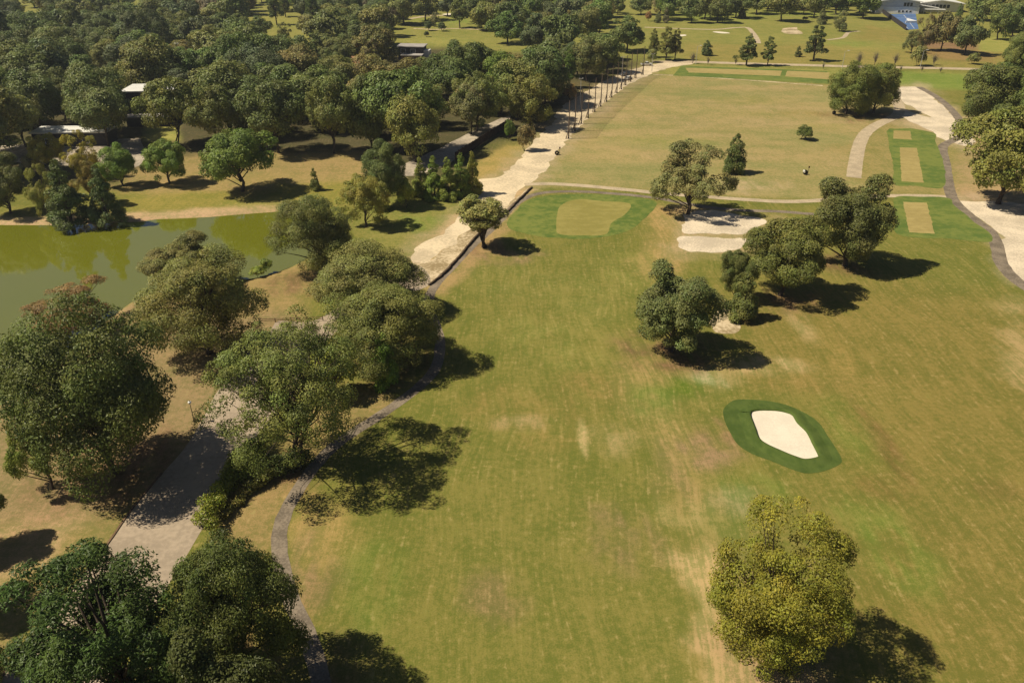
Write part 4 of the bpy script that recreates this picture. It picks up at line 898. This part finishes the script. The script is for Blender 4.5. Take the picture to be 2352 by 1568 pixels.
nL = fill([(2240, 20), (2240, -20), (2470, -20), (2470, 200), (2420, 220), (2380, 60)], 'at the top right', 12, 20, ('far',))

# ------------------------------------------------------------------ built things
def box(bm, x0, x1, y0, y1, z0, z1):
    vs_ = [bm.verts.new(p) for p in ((x0, y0, z0), (x1, y0, z0), (x1, y1, z0), (x0, y1, z0), (x0, y0, z1), (x1, y0, z1), (x1, y1, z1), (x0, y1, z1))]
    for f in ((3, 2, 1, 0), (4, 5, 6, 7), (0, 1, 5, 4), (1, 2, 6, 5), (2, 3, 7, 6), (3, 0, 4, 7)): bm.faces.new([vs_[i] for i in f])

def prism(bm, prof, y0, y1):
    """profile in (x, z), extruded along y"""
    a = [bm.verts.new((x, y0, z)) for x, z in prof]; b = [bm.verts.new((x, y1, z)) for x, z in prof]; n = len(prof)
    bm.faces.new(a); bm.faces.new(b[::-1])
    for i in range(n): bm.faces.new((a[i], b[i], b[(i + 1) % n], a[(i + 1) % n]))

def cyl(bm, p0, p1, r0, r1, sides=10):
    p0, p1 = Vector(p0), Vector(p1); d = (p1 - p0).normalized(); a = d.orthogonal().normalized(); b = d.cross(a)
    A = [bm.verts.new(p0 + (a * math.cos(t) + b * math.sin(t)) * r0) for t in (2 * math.pi * k / sides for k in range(sides))]
    B = [bm.verts.new(p1 + (a * math.cos(t) + b * math.sin(t)) * r1) for t in (2 * math.pi * k / sides for k in range(sides))]
    for k in range(sides): bm.faces.new((A[k], A[(k + 1) % sides], B[(k + 1) % sides], B[k]))
    bm.faces.new(A[::-1]); bm.faces.new(B)

def part(name, mat, parent, fn, bevel=0.0, loc=None):
    bm = bmesh.new(); fn(bm); bmesh.ops.recalc_face_normals(bm, faces=bm.faces)
    if bevel: bmesh.ops.bevel(bm, geom=bm.edges[:], offset=bevel, segments=2, affect='EDGES', clamp_overlap=True)
    me = bpy.data.meshes.new(name); bm.to_mesh(me); bm.free()
    o = mesh_obj(name, me, M[mat], parent)
    if loc is not None: o.location = loc
    return o

def bx(*a): return lambda bm: box(bm, *a)

# --- driving range net
NP = [(175, 1497), (272, 1380), (370, 1270), (475, 1180), (575, 1085), (668, 1005), (757, 932), (835, 865), (915, 797), (985, 740), (1050, 680), (1125, 625), (1205, 572), (1315, 520)]
NPT = [at(1279.5 + 0.15 * x, 94 + 0.15 * y) for x, y in NP]
net = empty('range_net', NPT[0]); tag(net, 'tall dark safety net on poles along the left of the driving range', 'net')
HN = 12.6
pm = None
for i, p in enumerate(NPT):
    q = p - NPT[0]
    if pm is None:
        o = part('pole', 'pole', net, lambda bm: (cyl(bm, (0, 0, -0.3), (0, 0, HN), 0.21, 0.14, 8), cyl(bm, (-0.9, -0.5, 0), (0, 0, 3.2), 0.16, 0.13, 6), cyl(bm, (0, 0, 0), (0, 0, 0.5), 0.34, 0.28, 8)), loc=q); pm = o.data
    else:
        o = mesh_obj('pole', pm, None, net); o.location = q
for i in range(len(NPT) - 1):
    a, b = NPT[i] - NPT[0], NPT[i + 1] - NPT[0]; d = b - a; L = d.length; d.normalize()
    V, F = [], []
    def strip(p0, p1, w):
        k = len(V); V.extend([p0 - w, p0 + w, p1 + w, p1 - w]); F.append((k, k + 1, k + 2, k + 3))
    nvt, nhz = int(L / 0.30), int(HN / 0.30); sag = 0.25
    for k in range(1, nvt):
        t = k / nvt; pz = Vector((0, 0, HN - 0.1 - sag * 4 * t * (1 - t))); strip(a + d * (L * t) + Vector((0, 0, 0.25)), a + d * (L * t) + pz, d * 0.012)
    for k in range(nhz + 1):
        z = Vector((0, 0, 0.25 + (HN - 0.35 - sag * 0.6) * k / nhz)); strip(a + z, b + z, Vector((0, 0, 0.012 if k < nhz else 0.05)))
    me = bpy.data.meshes.new('net_panel'); me.from_pydata([tuple(v) for v in V], [], F); me.update()
    mesh_obj('net_panel', me, M['net'], net)

def flood(u, v, h, label):
    e = empty('floodlight_pole', at(u, v), 0.3); tag(e, label, 'light pole')
    part('pole', 'steel', e, lambda bm: cyl(bm, (0, 0, -0.3), (0, 0, h), 0.16, 0.09, 8))
    part('crossarm', 'steel', e, lambda bm: box(bm, -0.8, 0.8, -0.05, 0.05, h - 0.33, h - 0.24))
    for x in (-0.65, 0.65):
        part('lamp_head', 'steel', e, lambda bm: (box(bm, -0.22, 0.22, -0.1, 0.2, -0.16, 0.16)), 0.03, (x, -0.15, h - 0.05))
flood(1332, 250, 11.5, 'pale floodlight pole behind the near net poles')
flood(1427, 196, 12.0, 'pale floodlight pole behind the middle net poles')
flood(1497, 164, 8.0, 'short pole right of the white truck at the end of the net')

# --- dark timber fence beside the yard: posts, panels of boards
fa, fb = at(1046, 370), at(1168, 291)
fence = empty('timber_fence', fa, math.atan2(fb.y - fa.y, fb.x - fa.x)); tag(fence, 'tall dark timber fence casting a shadow beside the gravel road', 'fence')
FL = (fb - fa).length; nb = int(FL / 2.6); st = FL / nb; pme = bme = None
for i in range(nb + 1):
    if pme is None: o = part('post', 'timber_dark', fence, bx(-0.09, 0.09, -0.09, 0.09, -0.2, 2.9)); pme = o.data
    else: o = mesh_obj('post', pme, None, fence)
    o.location = (i * st, 0, 0)
for i in range(nb):
    if bme is None:
        def pan(bm):
            n = 9; w = (st - 0.22) / n
            for j in range(n): box(bm, 0.11 + j * w + 0.012, 0.11 + (j + 1) * w - 0.012, -0.03 + (0.014 if j % 2 else 0), 0.03 + (0.014 if j % 2 else 0), 0.05, 2.66 + 0.05 * ((j * 7) % 3))
            box(bm, 0.1, st - 0.1, 0.05, 0.10, 0.5, 0.62); box(bm, 0.1, st - 0.1, 0.05, 0.10, 2.0, 2.12)
        o = part('fence_panel', 'timber_dark', fence, pan); bme = o.data
    else: o = mesh_obj('fence_panel', bme, None, fence)
    o.location = (i * st, 0, 0)

# --- low dark edging between the sandy strip and the cart path
EP = smooth_poly(px_poly([(1222, 431), (1196, 456), (1165, 487), (1132, 515), (1098, 541), (1068, 575), (1040, 608), (1012, 636), (984, 656)]), False, 0.9)
r_ = np.random.default_rng(44); ht = 0.34 + 0.32 * np.convolve(r_.random(len(EP)), np.ones(5) / 5, 'same') 
Lp, Rp = ribbon_pts(EP + r_.normal(size=EP.shape) * 0.06, 0.34); n = len(EP)
V = np.concatenate([np.c_[Lp, np.full(n, -0.2)], np.c_[Lp, ht], np.c_[Rp, ht * 0.96], np.c_[Rp, np.full(n, -0.2)]]); i = np.arange(n - 1)
F = np.concatenate([np.stack([i + k * n, i + k * n + 1, i + (k + 1) * n + 1, i + (k + 1) * n], -1) for k in range(3)])
F = np.concatenate([F, [[0, n, 2 * n, 3 * n], [n - 1, 2 * n - 1, 3 * n - 1, 4 * n - 1]]])
ew = mesh_obj('edging_wall', np_mesh('edging_wall', V, F), M['wall_dark']); tag(ew, 'low dark rough edging wall curving along the cart path left of the fairway', 'wall')

# --- kerb along the paved road
KP = smooth_poly(px_poly([(372, 1086), (302, 1170), (246, 1250), (150, 1371), (54, 1488), (-2, 1562), (-120, 1722)]), False, 1.2)
Lp, Rp = ribbon_pts(KP, 0.26); n = len(KP)
V = np.concatenate([np.c_[Lp, np.full(n, -0.05)], np.c_[Lp, np.full(n, 0.13)], np.c_[Rp, np.full(n, 0.13)], np.c_[Rp, np.full(n, -0.05)]]); i = np.arange(n - 1)
F = np.concatenate([np.stack([i + k * n, i + k * n + 1, i + (k + 1) * n + 1, i + (k + 1) * n], -1) for k in range(3)])
kb = mesh_obj('kerb', np_mesh('kerb', V, F), M['kerb']); tag(kb, 'brown kerb along the left side of the paved road', kind='structure')

# --- clipped hedge and wild growth along the paved road
def leafrow(name, pts, w, h, leaves, col, label, seed, leaf=0.15, cat='hedge'):
    P = smooth_poly(px_poly(pts), False, 0.5); r = np.random.default_rng(seed); m = 46
    ii = r.integers(0, len(P), m); C = np.c_[P[ii] + r.normal(size=(m, 2)) * w * 0.16, h * r.uniform(0.3, 0.72, m)]; CR = w * r.uniform(0.26, 0.44, m)
    o0 = P[0]; C[:, :2] -= o0
    ci = r.integers(0, m, leaves); dr = unit(r.normal(size=(leaves, 3)) + np.array((0, 0, 0.5))); Q = C[ci] + dr * CR[ci][:, None] * (0.5 + 0.5 * r.random((leaves, 1)))
    Q[:, 2] = np.clip(Q[:, 2], 0.05, None); nr = unit(dr * 0.8 + r.normal(size=(leaves, 3)) * 0.5); tg = unit(np.cross(nr, r.normal(size=(leaves, 3)))); bt = np.cross(nr, tg); s = leaf * r.uniform(0.6, 1.3, (leaves, 1))
    V = np.stack([Q - tg * s, Q - bt * s * 0.6, Q + tg * s, Q + bt * s * 0.6], 1).reshape(-1, 3)
    me = np_mesh('foliage', V, np.arange(leaves * 4).reshape(-1, 4))
    ct = r.uniform(0.8, 1.2, m)
    a = me.attributes.new('tint', 'FLOAT', 'FACE'); a.data.foreach_set('value', (ct[ci] * r.uniform(0.75, 1.25, leaves)).astype(np.float32))
    a = me.attributes.new('warm', 'FLOAT', 'FACE'); a.data.foreach_set('value', r.random(leaves).astype(np.float32))
    e = empty(name, (o0[0], o0[1], 0)); tag(e, label, cat)
    f = mesh_obj('foliage', me, M['leaf'], e); f.color = (*col, 1)
    TV, TF = [], []
    for j in range(0, m, 3): tube(TV, TF, [np.array((C[j, 0], C[j, 1], -0.1)), C[j]], [0.05, 0.02], 5)
    mesh_obj('stems', np_mesh('stems', np.array(TV), np.array(TF)), M['bark'], e)
leafrow('hedge', [(482, 1216), (500, 1176), (524, 1130), (552, 1088), (585, 1050)], 3.4, 3.1, 15000, (0.24, 0.26, 0.034), 'bright yellow green hedge along the right side of the paved road', 61)
leafrow('shrub', [(575, 1128), (605, 1110), (640, 1090)], 2.2, 1.6, 5000, (0.17, 0.165, 0.04), 'low wild shrub between the hedge and the feathery tree', 62, cat='shrub')
leafrow('shrub', [(640, 1092), (668, 1080), (700, 1062)], 3.0, 3.2, 6000, (0.085, 0.105, 0.026), 'dark ivy mass around the foot of the feathery tree', 63, cat='shrub')
leafrow('shrub', [(515, 1190), (540, 1165), (565, 1135)], 1.6, 0.9, 2500, (0.22, 0.19, 0.05), 'dry grassy growth on the slope beside the hedge', 64, cat='shrub')

# --- lamp with a white globe by the road
lp = empty('lamp_post', at(446, 968)); tag(lp, 'short lamp post with a bright white globe beside the paved road', 'lamp post')
part('post', 'pole', lp, lambda bm: (cyl(bm, (0, 0, -0.2), (0, 0, 3.3), 0.07, 0.05, 8), cyl(bm, (0, 0, 0), (0, 0, 0.35), 0.16, 0.11, 8)))
def globe(bm): bmesh.ops.create_uvsphere(bm, u_segments=16, v_segments=10, radius=0.27)
part('globe', 'globe', lp, globe, loc=(0, 0, 3.55))
part('cap', 'pole', lp, lambda bm: cyl(bm, (0, 0, 3.80), (0, 0, 3.88), 0.12, 0.04, 8))

# --- rail fence by the pond lawn
ra, rb = at(596, 741), at(742, 736)
rf = empty('rail_fence', ra, math.atan2(rb.y - ra.y, rb.x - ra.x)); tag(rf, 'low wooden rail fence at the edge of the paved road by the pond lawn', 'fence')
RL = (rb - ra).length; k = 5
for i in range(k): part('post', 'timber', rf, bx(-0.07, 0.07, -0.07, 0.07, -0.1, 0.95), loc=(RL * i / (k - 1), 0, 0))
for z in (0.45, 0.8): part('rail', 'timber', rf, bx(0, RL, -0.13, -0.07, z - 0.06, z + 0.06))

# --- range targets: a tyre-like drum on its side with a thin pole and a small marker
def target(u, v, label, plate, rz):
    e = empty('range_target', at(u, v), rz); tag(e, label, 'target')
    def tyre(bm):
        prof = [(0.3, -0.4), (0.6, -0.4), (0.7, -0.24), (0.7, 0.24), (0.6, 0.4), (0.3, 0.4)]; n = 18; rows = []
        for k in range(n):
            t = 2 * math.pi * k / n; rows.append([bm.verts.new((r * math.cos(t), y, 0.7 + r * math.sin(t))) for r, y in prof])
        for k in range(n):
            for j in range(len(prof)): bm.faces.new((rows[k][j], rows[(k + 1) % n][j], rows[(k + 1) % n][(j + 1) % len(prof)], rows[k][(j + 1) % len(prof)]))
    part('drum', 'rubber', e, tyre)
    part('pole', 'pole', e, lambda bm: cyl(bm, (0.85, 0.1, -0.2), (0.95, 0.1, 2.5), 0.07, 0.05, 6))
    part('marker', 'flag', e, bx(0.72, 1.16, 0.06, 0.14, 1.9, 2.5), 0.02)
    if plate: part('plate', 'white_paint', e, lambda bm: cyl(bm, (-0.75, -0.32, 1.0), (-0.5, -0.28, 1.1), 0.45, 0.45, 16))
target(1279, 356, 'dark drum target with a thin pole beside the gravel road', False, 0.2)
target(1849, 401, 'dark drum target with a white plate in the middle of the driving range', True, 0.1)
target(1915, 263, 'dark drum target at the foot of the rounded pair of oaks', False, 0.4)

# --- vehicles
def vehicle(name, u, v, rz, mat, label, truck):
    e = empty(name, at(u, v), rz); tag(e, label, 'truck' if truck else 'car')
    L = 5.6 if truck else 4.7
    if truck: prof = [(-2.8, 0.45), (2.75, 0.45), (2.8, 0.75), (2.7, 1.05), (1.35, 1.15), (-2.8, 1.15)]
    else: prof = [(-2.35, 0.4), (2.3, 0.4), (2.35, 0.7), (2.2, 0.9), (1.1, 1.0), (-2.1, 1.02), (-2.35, 0.85)]
    part('body', mat, e, lambda bm: prism(bm, prof, -0.92, 0.92), 0.05)
    cab = [(-0.7, 1.12), (1.35, 1.12), (0.7, 1.82), (-0.55, 1.84)] if truck else [(-1.9, 0.98), (1.1, 0.98), (0.35, 1.48), (-1.2, 1.5)]
    part('cabin', 'glass', e, lambda bm: prism(bm, cab, -0.80, 0.80), 0.03)
    rx0, rx1, rz0 = (-0.52, 0.66, 1.83) if truck else (-1.15, 0.30, 1.49)
    part('roof', mat, e, bx(rx0, rx1, -0.78, 0.78, rz0, rz0 + 0.06), 0.02)
    for x in (cab[0][0] + 0.35, (cab[0][0] + cab[1][0]) / 2):
        for y in (-0.80, 0.80): part('pillar', mat, e, bx(x - 0.05, x + 0.05, y - 0.03, y + 0.03, cab[0][1], rz0), 0.0)
    if truck: part('bed', 'rubber', e, bx(-2.66, -0.85, -0.78, 0.78, 1.152, 1.165))
    for x in (-L * 0.31, L * 0.31):
        for y in (-0.86, 0.86):
            w = part('wheel', 'rubber', e, lambda bm: cyl(bm, (0, -0.13, 0), (0, 0.13, 0), 0.38, 0.38, 16), 0.02, (x, y, 0.38))
            part('rim', 'steel', w, lambda bm: cyl(bm, (0, -0.14, 0), (0, 0.14, 0), 0.2, 0.2, 12))
    for y in (-0.65, 0.65):
        part('headlight', 'globe', e, bx(L / 2 - 0.06, L / 2 + 0.015, y - 0.17, y + 0.17, 0.68, 0.84))
        part('tail_light', 'flag', e, bx(-L / 2 - 0.012, -L / 2 + 0.05, y - 0.12, y + 0.12, 0.75, 0.95))
vehicle('pickup_truck', 1485, 151, 0.12, 'car_white', 'white pickup truck parked at the far end of the net', True)
vehicle('parked_car', 1434, 174, 0.9, 'car_grey', 'grey car parked behind the middle of the net', False)
vehicle('parked_car', 1443, 183, 0.9, 'car_white', 'white car parked behind the middle of the net', False)

# --- buildings
def windows(e, rects, y, recess=0.10):
    for (x0, x1, z0, z1) in rects:
        w = part('window', 'white_paint', e, lambda bm: (box(bm, x0 - 0.12, x1 + 0.12, y - 0.08, y + 0.02, z0 - 0.12, z0), box(bm, x0 - 0.12, x1 + 0.12, y - 0.08, y + 0.02, z1, z1 + 0.12), box(bm, x0 - 0.12, x0, y - 0.08, y + 0.02, z0, z1), box(bm, x1, x1 + 0.12, y - 0.08, y + 0.02, z0, z1)))
        part('pane', 'glass', w, bx(x0, x1, y - 0.03, y - 0.003, z0, z1))

pA = at(2010, 31); pB = at(2100, 30); 
sch = empty('school_building', pA, -0.16); tag(sch, 'white low gabled building with a blue side wall at the top right', 'building')
wA = pB.x - pA.x; s_ = FPX / proj(pA.x, pA.y, 0)[2]
h1, h2, dp = 4.6, 8.0, 40.0
part('lower_wall', 'white_paint', sch, bx(0, wA, 0, dp, -0.2, h1))
part('upper_wall', 'wall_grey', sch, lambda bm: prism(bm, [(0.3, h1), (wA - 0.3, h1), (wA - 0.3, h2), (wA * 0.52, h2 + 1.9), (0.3, h2)], 0.35, dp))
part('side_panel', 'blue_paint', sch, bx(-0.12, -0.003, 2.0, dp - 2, 0.6, 5.2))
part('roof', 'roof_white', sch, lambda bm: prism(bm, [(-1.4, h2 - 0.1), (wA * 0.52, h2 + 2.15), (wA + 1.2, h2 - 0.1), (wA + 1.2, h2 + 0.35), (wA * 0.52, h2 + 2.6), (-1.4, h2 + 0.35)], -1.2, dp + 1))
windows(sch, [(wA * 0.62 + i * 2.2, wA * 0.62 + i * 2.2 + 1.8, h1 + 0.4, h1 + 2.9) for i in range(3)], 0.345)
windows(sch, [(wA * 0.52 + i * 2.6, wA * 0.52 + i * 2.6 + 1.5, 1.0, 2.3) for i in range(4)], -0.003)
pC = at(2106, 27); pD = at(2200, 26)
wing = empty('school_wing', pC, -0.16); tag(wing, 'right wing of the white building with a sloping white walkway roof', 'building')
wB = pD.x - pC.x
part('wall', 'wall_grey', wing, lambda bm: prism(bm, [(0, -0.2), (wB, -0.2), (wB, 5.6), (wB * 0.48, 7.8), (0, 5.6)], 0, 34))
part('roof', 'roof_white', wing, lambda bm: prism(bm, [(-1.2, 5.4), (wB * 0.48, 7.9), (wB + 1.2, 5.4), (wB + 1.2, 5.85), (wB * 0.48, 8.4), (-1.2, 5.85)], -1.5, 35))
windows(wing, [(wB * 0.3 + i * 2.6, wB * 0.3 + i * 2.6 + 2.1, 2.6, 5.0) for i in range(5)], -0.003)
part('walkway_roof', 'roof_white', wing, lambda bm: prism(bm, [(-1.0, 5.0), (wB * 0.42, 2.9), (wB * 0.42, 3.3), (-1.0, 5.4)], -7.5, -2.2))
part('canopy', 'roof_white', wing, bx(0.5, wB * 0.5, -13.0, -9.5, 2.7, 3.0))
for i in range(4): part('canopy_post', 'white_paint', wing, bx(1.0 + i * wB * 0.155, 1.2 + i * wB * 0.155, -12.7, -12.5, -0.1, 2.7))
# courts
ct = sheet('sports_court', np.array(px_poly([(2036, 33), (2103, 32), (2110, 67), (2082, 69)])), 0.03, M['court'], 'blue sports court in front of the white building')
for k, (a, b) in enumerate([((2048, 36), (2086, 66)), ((2076, 35), (2100, 66)), ((2050, 42), (2106, 41)), ((2066, 52), (2108, 51))]):
    A_ = np.array(px_poly([a, b])); Lp, Rp = ribbon_pts(np.array([A_[0], A_[1]]), 0.25)
    sheet('court_line', np.array([Lp[0], Lp[1], Rp[1], Rp[0]]), 0.04, M['line'], parent=ct)
ca_, cb_ = at(2026, 31), at(2080, 70)
cf = empty('court_fence', ca_, math.atan2(cb_.y - ca_.y, cb_.x - ca_.x)); tag(cf, 'dark screened fence along the left side of the blue court', 'fence')
CLn = (cb_ - ca_).length; kk = int(CLn / 6)
for i in range(kk + 1): part('post', 'pole', cf, lambda bm: cyl(bm, (0, 0, -0.2), (0, 0, 3.1), 0.07, 0.07, 6), loc=(CLn * i / kk, 0, 0))
for i in range(kk): part('screen', 'wall_char', cf, bx(CLn * i / kk + 0.1, CLn * (i + 1) / kk - 0.1, -0.025, 0.025, 0.15, 3.0))
wl = empty('court_wall', at(2080, 53)); tag(wl, 'low white wall turning a corner on the blue court', 'wall')
wx = at(2103, 53).x - at(2080, 53).x
part('wall', 'white_paint', wl, bx(0, wx, -0.3, 0.3, -0.1, 1.3)); part('return_wall', 'white_paint', wl, bx(wx + 0.003, wx + 0.6, -0.3, 14, -0.1, 1.3))

def flat_house(name, u, v, w, d, h, wall, roof, label, rz=0.0, over=0.6, win=()):
    e = empty(name, at(u, v), rz); tag(e, label, 'building')
    part('wall', wall, e, bx(-w / 2, w / 2, 0, d, -0.2, h)); part('roof', roof, e, bx(-w / 2 - over, w / 2 + over, -over, d + over, h + 0.003, h + 0.4), 0.04)
    if win: windows(e, win, -0.003)
    return e
e = flat_house('flat_roofed_house', 944, 138, 13, 9, 6.2, 'wall_char', 'roof_grey', 'dark house with pale flat roofs on two levels in the wood', -0.1, 0.7, [(-5, -2.5, 3.4, 5.2), (0, 2.6, 3.4, 5.2)])
part('lower_wall', 'wall_brown', e, bx(-3.5, 6.5, -6.0, -0.7, -0.2, 3.0)); part('lower_roof', 'roof_grey', e, bx(-4.1, 7.1, -6.6, -0.75, 3.003, 3.35), 0.04)
part('side_wall', 'wall_grey', e, bx(6.503, 9.5, 1.0, 6.0, -0.2, 4.6))
e = flat_house('charcoal_building', 352, 282, 17, 12, 11.0, 'wall_char', 'roof_white', 'tall charcoal building with a thin white flat roof among the oaks', 0.06, 0.8, [(-3, 0, 6.5, 9), (2, 5, 6.5, 9)])
part('lower_wall', 'wall_char', e, bx(-7.0, 8.0, -6.0, -0.9, -0.2, 3.2)); part('lower_roof', 'roof_grey', e, bx(-7.6, 8.6, -6.6, -0.95, 3.203, 3.55), 0.04)
flat_house('white_roofed_building', 165, 336, 24, 8, 4.3, 'wall_char', 'roof_white', 'long low building with a bright white flat roof beside the gravel yard', 0.05, 0.5, [(-8, -6, 1, 2.6), (-3, -1, 1, 2.6), (4, 6, 1, 2.6)])
flat_house('white_roofed_house', 428, 128, 11, 8, 5.5, 'wall_grey', 'roof_white', 'small house with a white flat roof deep in the wood', 0.2, 0.5, [(-3, -1, 1, 2.6)])
e = empty('clay_roofed_house', at(814, 176), 0.1); tag(e, 'house with a brown clay hipped roof in the wood', 'building')
part('wall', 'wall_brown', e, bx(-6.5, 6.5, 0, 10, -0.2, 4.6))
def hip(bm):
    a = [bm.verts.new(p) for p in ((-7.2, -0.7, 4.6), (7.2, -0.7, 4.6), (7.2, 10.7, 4.6), (-7.2, 10.7, 4.6), (-2.4, 5, 8.2), (2.4, 5, 8.2))]
    for f in ((0, 1, 5, 4), (1, 2, 5), (2, 3, 4, 5), (3, 0, 4), (3, 2, 1, 0)): bm.faces.new([a[i] for i in f])
rfh = part('roof', 'roof_clay', e, hip); part('chimney', 'wall_brown', rfh, bx(2.6, 3.6, 6, 7, 6.0, 9.0)); windows(e, [(-4, -2, 1.2, 2.8), (2, 4, 1.2, 2.8)], -0.003)

def street_lamp(u, v, h, label):
    e = empty('street_lamp', at(u, v)); tag(e, label, 'street lamp')
    part('post', 'steel', e, lambda bm: cyl(bm, (0, 0, -0.2), (0, 0, h), 0.14, 0.08, 8)); part('arm', 'steel', e, lambda bm: cyl(bm, (0, 0, h - 0.1), (1.4, 0, h + 0.3), 0.05, 0.04, 6)); part('lamp_head', 'white_paint', e, bx(1.2, 2.1, -0.2, 0.2, h + 0.2, h + 0.42), 0.03)
street_lamp(2113, 156, 8.0, 'street lamp beside the yellowish shrub on the far road')
street_lamp(1598, 148, 8.5, 'street lamp left of the two road pines')
street_lamp(1934, 158, 8.0, 'street lamp above the rounded pair of oaks')

# ------------------------------------------------------------------ thin autumn haze
HAZE = 0.00011
if HAZE:
    bm = bmesh.new(); box(bm, -1500, 1500, -300, 2200, -4, 90)
    me = bpy.data.meshes.new('haze'); bm.to_mesh(me); bm.free()
    hm = bpy.data.materials.new('haze'); hm.use_nodes = True; nt = hm.node_tree; nt.nodes.clear()
    ho = nt.nodes.new('ShaderNodeOutputMaterial'); pv = nt.nodes.new('ShaderNodeVolumePrincipled')
    pv.inputs['Color'].default_value = (0.86, 0.92, 1.0, 1); pv.inputs['Density'].default_value = HAZE; pv.inputs['Anisotropy'].default_value = 0.3
    nt.links.new(pv.outputs[0], ho.inputs['Volume'])
    hz = mesh_obj('haze', me, hm); tag(hz, 'thin pale haze over the whole golf course', kind='stuff')
